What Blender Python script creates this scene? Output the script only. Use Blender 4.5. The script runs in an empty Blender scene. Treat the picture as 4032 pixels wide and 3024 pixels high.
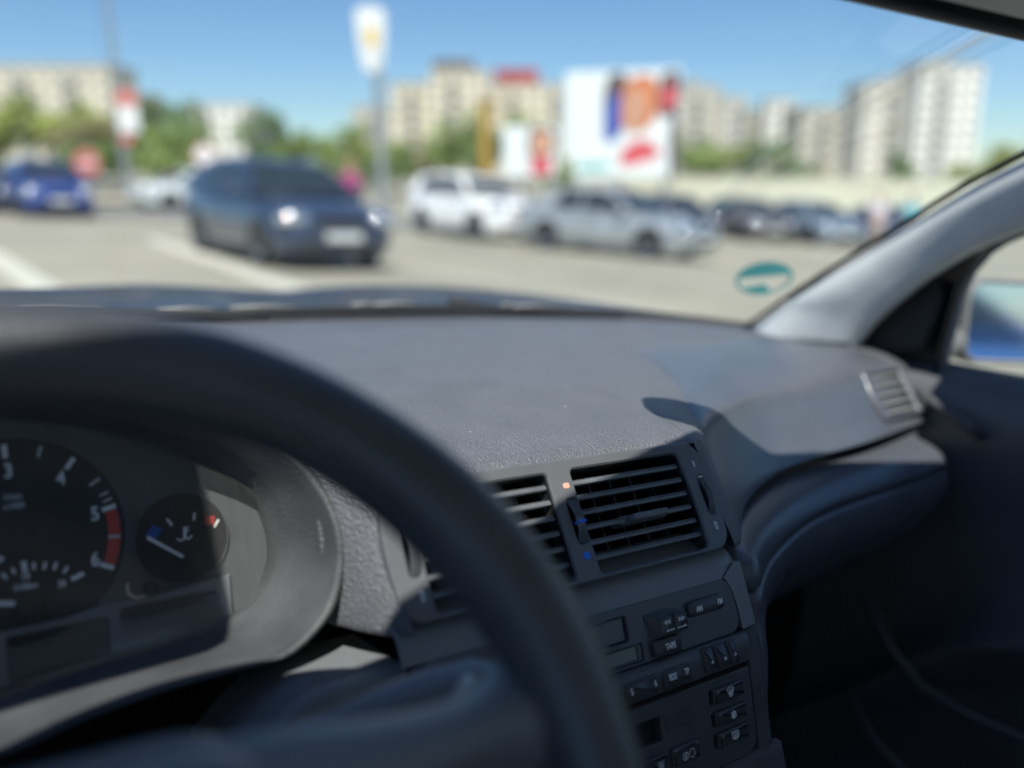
import bpy, bmesh, math, random
from mathutils import Vector, Matrix

sc = bpy.context.scene
rnd = random.Random(11)
V = Vector

# ------------------------------------------------------------------ camera
EYE = V((0, 0, 1.13))
cam_d = bpy.data.cameras.new('camera')
cam = bpy.data.objects.new('camera', cam_d)
sc.collection.objects.link(cam)
sc.camera = cam
cam.location = EYE
cam.rotation_euler = (math.radians(90 - 14.448), 0, 0)
cam_d.sensor_width = 36
cam_d.lens = 36 * 850 / 1024
cam_d.clip_start = 0.02
cam_d.clip_end = 6000
cam_d.dof.use_dof = True
cam_d.dof.focus_distance = 0.582
cam_d.dof.aperture_fstop = 2.1

# axes of the car we sit in: across (to the right), forward, up
AX_L = V((0.81680968, 0.57052748, -0.08555904))
AX_F = V((-0.5719, 0.82026328, 0.0099263))
AX_U = V((0.07584417, 0.04082331, 0.99628365))

# ------------------------------------------------------------------ sky and sun
sun_dir = (-0.42 * AX_L - 0.45 * AX_F + 1.0 * AX_U).normalized()
elev = math.asin(sun_dir.z)
azim = math.atan2(sun_dir.x, sun_dir.y)
w = bpy.data.worlds.new('World')
sc.world = w
w.use_nodes = True
nt = w.node_tree
bg = nt.nodes['Background']
sky = nt.nodes.new('ShaderNodeTexSky')
sky.sky_type = 'NISHITA'
sky.sun_disc = False
sky.sun_elevation = elev
sky.sun_rotation = azim
sky.altitude = 200
sky.air_density = 1.0
sky.dust_density = 0.0
sky.ozone_density = 2.0
cool = nt.nodes.new('ShaderNodeMix')
cool.data_type = 'RGBA'
cool.blend_type = 'MULTIPLY'
cool.inputs[0].default_value = 1.0
cool.inputs[7].default_value = (0.68, 0.87, 1.07, 1)
nt.links.new(sky.outputs[0], cool.inputs[6])
nt.links.new(cool.outputs[2], bg.inputs[0])
bg.inputs[1].default_value = 0.070
sd = bpy.data.lights.new('sun', 'SUN')
sd.energy = 4.0
sd.angle = math.radians(0.55)
sd.color = (1.0, 0.955, 0.88)
so = bpy.data.objects.new('sun', sd)
sc.collection.objects.link(so)
so.rotation_euler = (-sun_dir).to_track_quat('-Z', 'Y').to_euler()
so.location = (0, -5, 30)

vs = sc.view_settings
vs.view_transform = 'Standard'
vs.look = 'None'
vs.gamma = 1.0
vs.use_curve_mapping = False
vs.exposure = 0.74
sc.render.engine = 'CYCLES'
sc.cycles.use_denoising = True
sc.cycles.max_bounces = 6
sc.cycles.transparent_max_bounces = 16
sc.cycles.sample_clamp_indirect = 6.0

# ------------------------------------------------------------------ helpers
BASE = V((0.335, -0.10, -1.13))        # foot of the car, measured from the eye in car axes
COL = sc.collection


def tag(o, label=None, cat=None, group=None, kind=None):
    if label: o['label'] = label
    if cat: o['category'] = cat
    if group: o['group'] = group
    if kind: o['kind'] = kind
    return o


def empty(name, loc=(0, 0, 0), rz=0.0):
    o = bpy.data.objects.new(name, None)
    COL.objects.link(o)
    o.empty_display_size = 0.1
    o.location = loc
    o.rotation_euler = (0, 0, rz)
    return o


def link(name, me, mat, parent=None):
    o = bpy.data.objects.new(name, me)
    COL.objects.link(o)
    if mat is not None:
        me.materials.clear()
        me.materials.append(mat)
    if parent is not None:
        o.parent = parent
    return o


def mesh(name, geo, mat, parent=None, smooth=False, off=None, angle=None):
    vs_, fs = geo
    if off is not None:
        vs_ = [V(v) - off for v in vs_]
    me = bpy.data.meshes.new(name)
    me.from_pydata([tuple(v) for v in vs_], [], fs)
    me.update()
    if smooth:
        me.polygons.foreach_set('use_smooth', [True] * len(me.polygons))
        if angle is not None:
            me.set_sharp_from_angle(angle=math.radians(angle))
    return link(name, me, mat, parent)


def join(*geos):
    vs_, fs = [], []
    for a, b in geos:
        n = len(vs_)
        vs_ += list(a)
        fs += [tuple(i + n for i in f) for f in b]
    return vs_, fs


def grid(rows, closed=False, flip=False):
    n = len(rows[0])
    vs_ = [V(p) for r in rows for p in r]
    fs = []
    for i in range(len(rows) - 1):
        for j in range(n if closed else n - 1):
            a, b = i * n + j, i * n + (j + 1) % n
            f = (a, b, b + n, a + n)
            fs.append(f[::-1] if flip else f)
    return vs_, fs


def cr(pts, n, closed=False):
    """Catmull-Rom resampling of a list of points to n points."""
    P = [V(p) for p in pts]
    m = len(P)
    out = []
    segs = m if closed else m - 1
    for k in range(n):
        t = k / n * segs if closed else k / (n - 1) * segs
        i = min(int(t), segs - 1)
        f = t - i
        if closed:
            a, b, c, d = P[(i - 1) % m], P[i], P[(i + 1) % m], P[(i + 2) % m]
        else:
            a, b, c, d = P[max(i - 1, 0)], P[i], P[i + 1], P[min(i + 2, m - 1)]
        out.append(0.5 * ((2 * b) + (c - a) * f + (2 * a - 5 * b + 4 * c - d) * f * f + (-a + 3 * b - 3 * c + d) * f ** 3))
    return out


def clamp01(x):
    x = max(0.0, min(1.0, x))
    return x * x * (3 - 2 * x)


def lerp_tab(tab, x):
    """smooth interpolation through a table, without overshoot"""
    n = len(tab)
    if x <= tab[0][0]: return tab[0][1]
    if x >= tab[-1][0]: return tab[-1][1]
    i = 0
    while x > tab[i + 1][0]: i += 1

    def sl(k): return (tab[k + 1][1] - tab[k][1]) / (tab[k + 1][0] - tab[k][0])

    def tan(k):
        if k == 0: return sl(0)
        if k == n - 1: return sl(n - 2)
        p, q = sl(k - 1), sl(k)
        if p * q <= 0: return 0.0
        return 2 * p * q / (p + q)
    h = tab[i + 1][0] - tab[i][0]
    t = (x - tab[i][0]) / h
    return ((1 + 2 * t) * (1 - t) ** 2 * tab[i][1] + t * (1 - t) ** 2 * h * tan(i) + t * t * (3 - 2 * t) * tab[i + 1][1] + t * t * (t - 1) * h * tan(i + 1))


class Frame:
    def __init__(s, O, e1, e2):
        s.O, s.e1, s.e2 = V(O), V(e1).normalized(), V(e2).normalized()
        s.n = s.e1.cross(s.e2)

    def p(s, u, w, h=0.0):
        return s.O + s.e1 * u + s.e2 * w + s.n * h


def rrect(u0, u1, w0, w1, r, seg=5):
    pts = []
    for cx, cy, a0 in ((u1 - r, w1 - r, 0), (u0 + r, w1 - r, 90), (u0 + r, w0 + r, 180), (u1 - r, w0 + r, 270)):
        for k in range(seg + 1):
            a = math.radians(a0 + 90 * k / seg)
            pts.append((cx + r * math.cos(a), cy + r * math.sin(a)))
    return pts


def inset(loop, d):
    n = len(loop)
    out = []
    for i in range(n):
        p0, p1, p2 = V(loop[i - 1]), V(loop[i]), V(loop[(i + 1) % n])
        a, b = (p1 - p0), (p2 - p1)
        if a.length < 1e-9: a = b
        if b.length < 1e-9: b = a
        na = V((-a.y, a.x)).normalized()
        nb = V((-b.y, b.x)).normalized()
        m = na + nb
        if m.length < 1e-6: m = na
        m = m.normalized()
        out.append(p1 + m * d / max(0.4, m.dot(na)))
    return [(q.x, q.y) for q in out]


def plate(fr, outer, holes=(), h0=0.0, h1=0.002, ch=0.0006):
    """flat plate with chamfered rims and real holes; outer and holes counter-clockwise"""
    bm = bmesh.new()
    loops = [inset(outer, ch)] + [inset(h, -ch) for h in holes]
    edges = []
    tops = []
    for lp in loops:
        vv = [bm.verts.new(fr.p(u, w_, h1)) for u, w_ in lp]
        tops.append(vv)
        edges += [bm.edges.new((vv[i], vv[(i + 1) % len(vv)])) for i in range(len(vv))]
    bmesh.ops.triangle_fill(bm, edges=edges, use_beauty=True, normal=fr.n)
    for k, (lp, vv) in enumerate(zip([outer] + list(holes), tops)):
        mid = [bm.verts.new(fr.p(u, w_, h1 - ch)) for u, w_ in lp]
        bot = [bm.verts.new(fr.p(u, w_, h0)) for u, w_ in lp]
        n = len(vv)
        for A, B in ((vv, mid), (mid, bot)):
            for i in range(n):
                j = (i + 1) % n
                f = (A[j], A[i], B[i], B[j]) if k == 0 else (A[i], A[j], B[j], B[i])
                bm.faces.new(f)
    bm.normal_update()
    bm.verts.index_update()
    g = ([v.co.copy() for v in bm.verts], [tuple(v.index for v in f.verts) for f in bm.faces])
    bm.free()
    return g


def fbox(fr, u0, u1, w0, w1, h0, h1, r=0.0012, ch=0.0006):
    return plate(fr, rrect(u0, u1, w0, w1, r, 3), (), h0, h1, ch)


def box(c, d):
    cx, cy, cz = c
    dx, dy, dz = d[0] / 2, d[1] / 2, d[2] / 2
    v = [V((cx + sx * dx, cy + sy * dy, cz + sz * dz)) for sz in (-1, 1) for sy in (-1, 1) for sx in (-1, 1)]
    return v, [(0, 2, 3, 1), (4, 5, 7, 6), (0, 1, 5, 4), (2, 6, 7, 3), (0, 4, 6, 2), (1, 3, 7, 5)]


def tube(path, rad, seg=10, caps=True, up=V((0, 0, 1)), sq=1.0):
    P = [V(p) for p in path]
    rows = []
    for i, p in enumerate(P):
        t = (P[min(i + 1, len(P) - 1)] - P[max(i - 1, 0)]).normalized()
        s = t.cross(up)
        if s.length < 1e-3: s = t.cross(V((1, 0, 0)))
        s.normalize()
        q = s.cross(t).normalized()
        r = rad[i] if isinstance(rad, (list, tuple)) else rad
        rows.append([p + (s * math.cos(a) + q * math.sin(a) * sq) * r for a in [2 * math.pi * k / seg for k in range(seg)]])
    g = grid(rows, closed=True)
    if caps:
        g = (g[0], g[1] + [tuple(range(seg))[::-1], tuple(range((len(rows) - 1) * seg, len(rows) * seg))])
    return g


def disc(fr, u, w_, r, h, seg=24):
    return [fr.p(u + r * math.cos(2 * math.pi * k / seg), w_ + r * math.sin(2 * math.pi * k / seg), h) for k in range(seg)], [tuple(range(seg))]


def drum(fr, u, w_, r, h0, h1, seg=24, ch=0.0005):
    return plate(fr, [(u + r * math.cos(2 * math.pi * k / seg), w_ + r * math.sin(2 * math.pi * k / seg)) for k in range(seg)], (), h0, h1, ch)


def stroke(fr, a, b, wd, h, h0=None):
    """flat bar from a to b in frame coordinates"""
    A, B = V(a), V(b)
    t = (B - A).normalized() * 1.0
    s = V((-t.y, t.x)) * wd / 2
    lp = [A - s, B - s, B + s, A + s]
    return poly(fr, [(q.x, q.y) for q in lp], h, h0)


def poly(fr, lp, h, h0=None):
    if h0 is None: h0 = h - 0.0004
    n = len(lp)
    v = [fr.p(u, w_, h) for u, w_ in lp] + [fr.p(u, w_, h0) for u, w_ in lp]
    return v, [tuple(range(n))] + [((i + 1) % n, i, i + n, (i + 1) % n + n) for i in range(n)]


def arc_band(fr, cu, cw, r0, r1, a0, a1, h, seg=16):
    lp = []
    for k in range(seg + 1):
        a = math.radians(a0 + (a1 - a0) * k / seg)
        lp.append((cu + r1 * math.sin(a), cw + r1 * math.cos(a)))
    for k in range(seg, -1, -1):
        a = math.radians(a0 + (a1 - a0) * k / seg)
        lp.append((cu + r0 * math.sin(a), cw + r0 * math.cos(a)))
    return poly(fr, lp[::-1], h)


def text_mesh(s, size, sx=0.8, bold=0.0, depth=0.0):
    c = bpy.data.curves.new('legend', 'FONT')
    c.body = s
    c.size = 1.0
    c.align_x = 'CENTER'
    c.align_y = 'CENTER'
    c.offset = bold
    c.resolution_u = 3
    c.extrude = depth / size
    o = bpy.data.objects.new('legend', c)
    COL.objects.link(o)
    me = bpy.data.meshes.new_from_object(o)
    bpy.data.objects.remove(o)
    bpy.data.curves.remove(c)
    for v in me.vertices:
        v.co.x *= size * sx
        v.co.y *= size
        v.co.z *= size
    return me


def text(fr, s, u, w_, size, h, mat, parent, name='legend', sx=0.8, bold=0.025, rot=0.0, off=BASE):
    me = text_mesh(s, size, sx, bold, 0.00015)
    ca, sa = math.cos(rot), math.sin(rot)
    for v in me.vertices:
        x, y, z = v.co
        v.co = fr.p(u + x * ca - y * sa, w_ + x * sa + y * ca, h + z) - off
    return link(name, me, mat, parent)


# ------------------------------------------------------------------ materials
def mat(name, col, rough=0.5, metal=0.0, spec=0.5, bump=None, var=None, coat=0.0, emit=None, trans=0.0):
    """bump = (kind, scale, distance); var = (scale, amount) colour variation"""
    m = bpy.data.materials.new(name)
    m.use_nodes = True
    n = m.node_tree.nodes
    l = m.node_tree.links
    b = n['Principled BSDF']
    b.inputs['Base Color'].default_value = (*col, 1)
    b.inputs['Roughness'].default_value = rough
    b.inputs['Metallic'].default_value = metal
    b.inputs['Specular IOR Level'].default_value = spec
    b.inputs['Coat Weight'].default_value = coat
    b.inputs['Coat Roughness'].default_value = 0.05
    tc = n.new('ShaderNodeTexCoord')
    if var:
        no = n.new('ShaderNodeTexNoise')
        no.inputs['Scale'].default_value = var[0]
        no.inputs['Detail'].default_value = 6
        l.new(tc.outputs['Object'], no.inputs['Vector'])
        mp = n.new('ShaderNodeMapRange')
        mp.inputs[1].default_value = 0.3
        mp.inputs[2].default_value = 0.7
        mp.inputs[3].default_value = 1 - var[1]
        mp.inputs[4].default_value = 1 + var[1]
        l.new(no.outputs[0], mp.inputs[0])
        mx = n.new('ShaderNodeMix')
        mx.data_type = 'RGBA'
        mx.blend_type = 'MULTIPLY'
        mx.inputs[0].default_value = 1.0
        mx.inputs[6].default_value = (*col, 1)
        l.new(mp.outputs[0], mx.inputs[7])
        l.new(mx.outputs[2], b.inputs['Base Color'])
        mr = n.new('ShaderNodeMapRange')
        mr.inputs[3].default_value = max(0.05, rough - 0.06)
        mr.inputs[4].default_value = min(1, rough + 0.06)
        l.new(no.outputs[0], mr.inputs[0])
        l.new(mr.outputs[0], b.inputs['Roughness'])
    if bump:
        kind, scale, dist = bump
        if kind == 'leather':
            t = n.new('ShaderNodeTexVoronoi')
            t.feature = 'SMOOTH_F1'
            t.inputs['Scale'].default_value = scale
            t.inputs['Smoothness'].default_value = 0.4
            t2 = n.new('ShaderNodeTexNoise')
            t2.inputs['Scale'].default_value = scale * 0.9
            t2.inputs['Detail'].default_value = 3
            l.new(tc.outputs['Object'], t2.inputs['Vector'])
            ad = n.new('ShaderNodeMath')
            ad.operation = 'ADD'
            l.new(t.outputs[0], ad.inputs[0])
            l.new(t2.outputs[0], ad.inputs[1])
            out = ad.outputs[0]
        else:
            t = n.new('ShaderNodeTexNoise')
            t.inputs['Scale'].default_value = scale
            t.inputs['Detail'].default_value = 4
            out = t.outputs[0]
        l.new(tc.outputs['Object'], t.inputs['Vector'])
        bp = n.new('ShaderNodeBump')
        bp.inputs['Strength'].default_value = 1.0
        bp.inputs['Distance'].default_value = dist
        l.new(out, bp.inputs['Height'])
        l.new(bp.outputs[0], b.inputs['Normal'])
    if emit:
        b.inputs['Emission Color'].default_value = (*emit[0], 1)
        b.inputs['Emission Strength'].default_value = emit[1]
    return m


def glass_mat(name, tint=(1, 1, 1), gloss=0.04, dust=0.0, dustcol=(0.5, 0.5, 0.47), rough=0.0):
    """thin pane: clear, a Fresnel-like share mirrored, a share of fine dust that scatters light"""
    m = bpy.data.materials.new(name)
    m.use_nodes = True
    n = m.node_tree.nodes
    l = m.node_tree.links
    n.remove(n['Principled BSDF'])
    out = n['Material Output']
    tr = n.new('ShaderNodeBsdfTransparent')
    tr.inputs[0].default_value = (*tint, 1)
    gl = n.new('ShaderNodeBsdfGlossy')
    gl.inputs['Roughness'].default_value = rough
    lw = n.new('ShaderNodeLayerWeight')
    lw.inputs[0].default_value = 0.5
    pw = n.new('ShaderNodeMath')
    pw.operation = 'POWER'
    pw.inputs[1].default_value = 5.0
    l.new(lw.outputs['Facing'], pw.inputs[0])
    fr = n.new('ShaderNodeMapRange')
    fr.inputs[3].default_value = gloss
    fr.inputs[4].default_value = 0.9
    l.new(pw.outputs[0], fr.inputs[0])
    mx = n.new('ShaderNodeMixShader')
    l.new(fr.outputs[0], mx.inputs[0])
    l.new(tr.outputs[0], mx.inputs[1])
    l.new(gl.outputs[0], mx.inputs[2])
    last = mx
    if dust > 0:
        df = n.new('ShaderNodeBsdfDiffuse')
        df.inputs[0].default_value = (*dustcol, 1)
        tc = n.new('ShaderNodeTexCoord')
        mpn = n.new('ShaderNodeMapping')
        mpn.inputs['Scale'].default_value = (60, 12, 12)
        no = n.new('ShaderNodeTexNoise')
        no.inputs['Scale'].default_value = 3
        no.inputs['Detail'].default_value = 5
        l.new(tc.outputs['Object'], mpn.inputs[0])
        l.new(mpn.outputs[0], no.inputs['Vector'])
        mr = n.new('ShaderNodeMapRange')
        mr.inputs[1].default_value = 0.3
        mr.inputs[2].default_value = 0.75
        mr.inputs[3].default_value = dust * 0.6
        mr.inputs[4].default_value = dust * 1.4
        l.new(no.outputs[0], mr.inputs[0])
        m2 = n.new('ShaderNodeMixShader')
        l.new(mr.outputs[0], m2.inputs[0])
        l.new(last.outputs[0], m2.inputs[1])
        l.new(df.outputs[0], m2.inputs[2])
        last = m2
    l.new(last.outputs[0], out.inputs[0])
    return m


M = {}
M['pad'] = mat('dashboard_pad', (0.135, 0.141, 0.158), 0.41, spec=0.6, bump=('leather', 640, 0.0011), var=(30, 0.08))
M['airbag'] = mat('airbag_cover', (0.098, 0.106, 0.126), 0.30, spec=0.6, bump=('noise', 900, 0.00008), var=(7, 0.18))
M['soft'] = mat('grained_plastic', (0.075, 0.078, 0.084), 0.48, bump=('leather', 900, 0.00035), var=(26, 0.25))
M['satin'] = mat('satin_plastic', (0.130, 0.136, 0.146), 0.34, bump=('noise', 1500, 0.00004), var=(14, 0.1))
M['trim'] = mat('satin_trim', (0.190, 0.200, 0.214), 0.36, bump=('noise', 1500, 0.00003), var=(12, 0.08))
M['panel'] = mat('radio_plastic', (0.088, 0.093, 0.102), 0.34, bump=('noise', 1800, 0.00003), var=(40, 0.12))
M['button'] = mat('button_plastic', (0.058, 0.062, 0.069), 0.30, bump=('noise', 2000, 0.00003), var=(50, 0.15))
M['black'] = mat('black_plastic', (0.008, 0.008, 0.009), 0.55, var=(30, 0.1))
M['slat'] = mat('vent_slat_plastic', (0.150, 0.160, 0.176), 0.32, bump=('noise', 1200, 0.00004), var=(60, 0.2))
M['leather'] = mat('wheel_leather', (0.058, 0.063, 0.072), 0.32, spec=0.6, bump=('leather', 500, 0.00018), var=(25, 0.15))
M['white'] = mat('legend_white', (0.90, 0.92, 0.93), 0.6, var=(200, 0.03))
M['print'] = mat('dial_print', (0.90, 0.92, 0.92), 0.6, var=(200, 0.05))
M['dim'] = mat('legend_grey', (0.62, 0.64, 0.64), 0.6, var=(200, 0.08))
M['orange'] = mat('legend_orange', (0.78, 0.40, 0.28), 0.6, var=(200, 0.05))
M['blue'] = mat('legend_blue', (0.03, 0.22, 1.0), 0.6, var=(200, 0.05))
M['red'] = mat('dial_red', (0.60, 0.05, 0.04), 0.6, var=(200, 0.05))
M['dialblue'] = mat('dial_blue', (0.015, 0.10, 0.42), 0.6, var=(200, 0.05))
M['dialface'] = mat('dial_face', (0.010, 0.010, 0.012), 0.6, var=(80, 0.1))
M['cluster'] = mat('cluster_plate', (0.085, 0.092, 0.098), 0.5, var=(60, 0.1))
M['lcd'] = mat('display_glass', (0.105, 0.112, 0.112), 0.25, var=(90, 0.06))
M['lcd2'] = mat('radio_display', (0.15, 0.155, 0.135), 0.22, var=(90, 0.06))
M['headliner'] = mat('pillar_cloth', (0.62, 0.65, 0.65), 0.8, bump=('noise', 900, 0.0002), var=(30, 0.06))
M['rooflin'] = mat('roof_lining', (0.74, 0.74, 0.71), 0.9, bump=('noise', 900, 0.0002), var=(30, 0.06))
M['seat'] = mat('seat_cloth', (0.48, 0.48, 0.46), 0.9, bump=('noise', 500, 0.0005), var=(30, 0.08))
M['carpet'] = mat('cabin_carpet', (0.012, 0.012, 0.013), 0.95, var=(60, 0.2))
M['doorskin'] = mat('door_panel_vinyl', (0.105, 0.111, 0.122), 0.40, bump=('leather', 800, 0.0002), var=(14, 0.12))
M['rubber'] = mat('rubber', (0.012, 0.012, 0.012), 0.7, var=(40, 0.15))
M['chrome'] = mat('bright_trim', (0.62, 0.62, 0.60), 0.28, metal=0.9, var=(40, 0.05))
M['mirror'] = mat('mirror_silver', (0.86, 0.90, 0.93), 0.02, metal=1.0, var=(3, 0.01))
M['bonnet'] = mat('bonnet_paint', (0.022, 0.028, 0.040), 0.48, coat=0.15, var=(3, 0.1))
M['cowl'] = mat('cowl_plastic', (0.016, 0.016, 0.017), 0.55, var=(40, 0.15))
M['greyplastic'] = mat('grey_plastic', (0.22, 0.22, 0.21), 0.5, var=(40, 0.1))
M['sticker'] = mat('sticker_green', (0.20, 0.85, 0.76), 0.5, var=(60, 0.06))
M['windscreen'] = glass_mat('windscreen_glass', (0.93, 0.96, 0.95), 0.045, 0.016)
M['sideglass'] = glass_mat('side_glass', (0.88, 0.92, 0.92), 0.045, 0.012)
M['lens'] = glass_mat('cluster_lens', (0.94, 0.94, 0.94), 0.04, 0.042, (0.50, 0.53, 0.50), 0.15)

# ------------------------------------------------------------------ our car: root
car = empty('car')
car.matrix_world = Matrix.Translation(EYE + AX_L * BASE.x + AX_F * BASE.y + AX_U * BASE.z) @ Matrix(
    ((AX_L.x, AX_F.x, AX_U.x), (AX_L.y, AX_F.y, AX_U.y), (AX_L.z, AX_F.z, AX_U.z))).to_4x4()
tag(car, 'dark cabin of the car we sit in, with steering wheel, dashboard and bonnet', 'car')


def part(name, geo, m, parent=None, smooth=False, angle=None, label=None):
    o = mesh(name, geo, M[m], parent or car, smooth, BASE, angle)
    if label: o['label'] = label
    return o


# ------------------------------------------------------------------ dashboard pad
FAR = [(-0.42, 0.74), (-0.30, 0.85), (-0.12, 0.91), (0.1, 0.935), (0.25, 0.945), (0.404, 0.952), (0.6, 0.953), (0.72, 0.944), (0.82, 0.926),
       (0.90, 0.90), (0.953, 0.868), (0.985, 0.835), (1.012, 0.79), (1.04, 0.72)]
BOT = [(-0.42, 0.43, -0.223), (0.452, 0.357, -0.2265), (0.476, 0.363, -0.2265), (0.50, 0.384, -0.2255), (0.525, 0.403, -0.225), (0.557, 0.423, -0.225),
       (0.605, 0.446, -0.225), (0.665, 0.466, -0.224), (0.724, 0.474, -0.222), (0.792, 0.480, -0.221), (0.845, 0.488, -0.221), (0.96, 0.512, -0.222), (1.04, 0.53, -0.222)]


CRS = [(-0.42, 0.60), (0.0, 0.75), (0.276, 0.80), (0.47, 0.84), (0.67, 0.838), (0.76, 0.80), (0.83, 0.754), (0.94, 0.70), (1.04, 0.67)]


def profile_right(Lx):
    far = lerp_tab(FAR, Lx)
    fc_ = lerp_tab(CRS, Lx)
    fb = lerp_tab([(a, b) for a, b, c in BOT[1:]], Lx)
    ub = lerp_tab([(a, c) for a, b, c in BOT[1:]], Lx)
    k = lerp_tab([(0.452, 0.0), (0.470, 0.0), (0.54, 0.5), (0.64, 1.0), (1.04, 1.0)], Lx)   # 0 = follows the vent face, 1 = rolls over
    c5 = fb + (0.0505 if k == 0 else 0.0505 * (1 - k) + 0.045 * k)
    pts = [(far + 0.012, -0.172), (far, -0.1560), (fc_ + 0.010, -0.1530), (fc_, -0.1485), (fc_ - 0.012, -0.1465), (min(fb + 0.24, fc_ - 0.05), -0.1455), (fb + 0.15, -0.147), (fb + 0.094, -0.1505),
           (fb + 0.066, -0.1565), (c5, -0.163 - 0.003 * k), (fb + 0.036, -0.182 + 0.002 * k), (fb + 0.018, -0.204), (fb + 0.001, ub + 0.001), (fb + 0.012, ub - 0.001)]
    return [V((Lx, f, u)) for f, u in pts]


def profile_mid(Lx):
    far = lerp_tab(FAR, Lx)
    fc_ = lerp_tab(CRS, Lx)
    fb = 0.3605
    pts = [(far + 0.012, -0.172), (far, -0.1560), (fc_ + 0.010, -0.1530), (fc_, -0.1485), (fc_ - 0.012, -0.1465), (min(fb + 0.24, fc_ - 0.05), -0.1455), (fb + 0.15, -0.147), (fb + 0.094, -0.1505),
           (fb + 0.066, -0.1565), (fb + 0.0535, -0.1605), (fb + 0.0505, -0.1640), (fb + 0.058, -0.1655), (fb + 0.068, -0.1660), (fb + 0.078, -0.1665)]
    return [V((Lx, f, u)) for f, u in pts]


def profile_left(Lx):
    far = lerp_tab(FAR, Lx)
    fc_ = lerp_tab(CRS, Lx)
    o = 0.030 * max(0, (0.2085 - Lx) / 0.0215) ** 1.3
    fb = 0.3595 + o
    pts = [(far + 0.012, -0.172), (far, -0.1560), (fc_ + 0.010, -0.1530), (fc_, -0.1485), (fc_ - 0.012, -0.1465), (0.65, -0.1455), (0.53 + 0.5 * o, -0.147), (fb + 0.11, -0.1495),
           (fb + 0.073, -0.1545), (fb + 0.055, -0.1590), (fb + 0.045 + 0.1 * o, -0.1680), (fb + 0.024 + 0.3 * o, -0.196), (fb + 0.5 * o, -0.2275 - 0.45 * (0.2085 - Lx)), (fb + 0.015 + 0.5 * o, -0.230 - 0.45 * (0.2085 - Lx))]
    return [V((Lx, f, u)) for f, u in pts]


def profile_behind(Lx):
    far = lerp_tab(FAR, Lx)
    fc_ = max(0.73, lerp_tab(CRS, Lx))
    pts = [(far + 0.012, -0.172), (far, -0.1560), (fc_ + 0.010, -0.1530), (fc_, -0.1485), (fc_ - 0.012, -0.1465), (0.70, -0.1455), (0.62, -0.147), (0.57, -0.148), (0.55, -0.149), (0.53, -0.150), (0.525, -0.16), (0.52, -0.19), (0.52, -0.25), (0.52, -0.30)]
    return [V((Lx, f, u)) for f, u in pts]


def surf(prof, Ls, n=90):
    return [cr(prof(x), n) for x in Ls]


def frange(a, b, n):
    return [a + (b - a) * i / (n - 1) for i in range(n)]


g = grid(surf(profile_right, frange(0.4665, 1.04, 58)))
dash = part('dashboard_pad', join(grid(surf(profile_behind, frange(-0.42, 0.165, 24))), grid(surf(profile_left, frange(0.184, 0.2085, 10))), grid(surf(profile_mid, frange(0.2085, 0.4665, 20))), g), 'pad', smooth=True)
dash['label'] = 'dark grained dashboard top in sunlight below the windscreen'


# smoother airbag cover let into the passenger side
def cover_left(t):
    return lerp_tab([(0.0, 0.66), (0.04, 0.632), (0.16, 0.590), (0.30, 0.548), (0.46, 0.516), (0.62, 0.500), (0.78, 0.494), (1.0, 0.492)], t)


rows = []
NT = 40
for i in range(36):
    s = i / 35
    row = []
    for k in range(NT):
        t = k / (NT - 1)
        Lx = cover_left(t) * (1 - s) + 0.992 * s
        far_F = 0.692 - 0.05 * max(0, (0.70 - Lx) / 0.2) ** 2 - 0.02 * max(0, (Lx - 0.9) / 0.09) ** 2
        pr = cr(profile_right(Lx), 90)
        # run from the top edge of the cover down to its bottom edge along the profile
        i0 = next(q for q in range(90) if pr[q].y < far_F)
        i1 = 82
        x = i0 + (i1 - i0) * t
        a = int(x)
        p = pr[a].lerp(pr[min(a + 1, 89)], x - a)
        d = (pr[min(a + 1, 89)] - pr[a]).normalized()
        nrm = V((1, 0, 0)).cross(d).normalized()
        if nrm.z < 0 and nrm.y > 0: nrm = -nrm
        edge = min(min(s, 1 - s) * 60, min(t, 1 - t) * 45, 1.0)
        row.append(p + nrm * (-0.0008 + 0.0018 * edge))
    rows.append(row)
part('airbag_cover', grid(rows), 'airbag', smooth=True, label='smooth airbag cover on the passenger side of the dashboard')

# crumbs and dust lying on the pad
dv, dfc = [], []
for i in range(16):
    Lx = rnd.uniform(0.22, 0.62)
    pr = cr(profile_mid(Lx) if Lx < 0.4665 else profile_right(Lx), 90)
    q = pr[rnd.randrange(34, 66)]
    r_ = rnd.uniform(0.0002, 0.0005)
    g_ = box((q.x, q.y, q.z + r_ * 0.6), (r_ * 2, r_ * rnd.uniform(1, 3), r_))
    dfc += [tuple(k + len(dv) for k in f) for f in g_[1]]
    dv += g_[0]
du = part('dust', (dv, dfc), 'dim', dash)
du['kind'] = 'stuff'

# ------------------------------------------------------------------ centre vent panel
VF = Frame((0.335, 0.4046, -0.1676), (1, 0, 0), (0, 0.587, 0.8096))


def bulge_outline(u0, u1, w0, w1, r, bl, br, n=7):
    """rounded rectangle whose left and right sides bow outwards"""
    pts = rrect(u0, u1, w0, w1, r, 5)
    dense = []
    for i, p in enumerate(pts):
        q = pts[(i + 1) % len(pts)]
        m = max(1, int(math.hypot(q[0] - p[0], q[1] - p[1]) / 0.006))
        for k in range(m):
            dense.append((p[0] + (q[0] - p[0]) * k / m, p[1] + (q[1] - p[1]) * k / m))
    out = []
    for u, w_ in dense:
        t = (w_ - w0) / (w1 - w0)
        b = 4 * t * (1 - t)
        s = max(0, (u - 0) / u1) if u > 0 else 0
        if u > 0.5 * (u0 + u1): u += br * b * max(0, (u - 0.5 * (u0 + u1)) / (u1 - 0.5 * (u0 + u1))) ** 3
        else: u -= bl * b * max(0, (0.5 * (u0 + u1) - u) / (0.5 * (u1 - u0))) ** 3
        out.append((u, w_))
    return out


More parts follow.
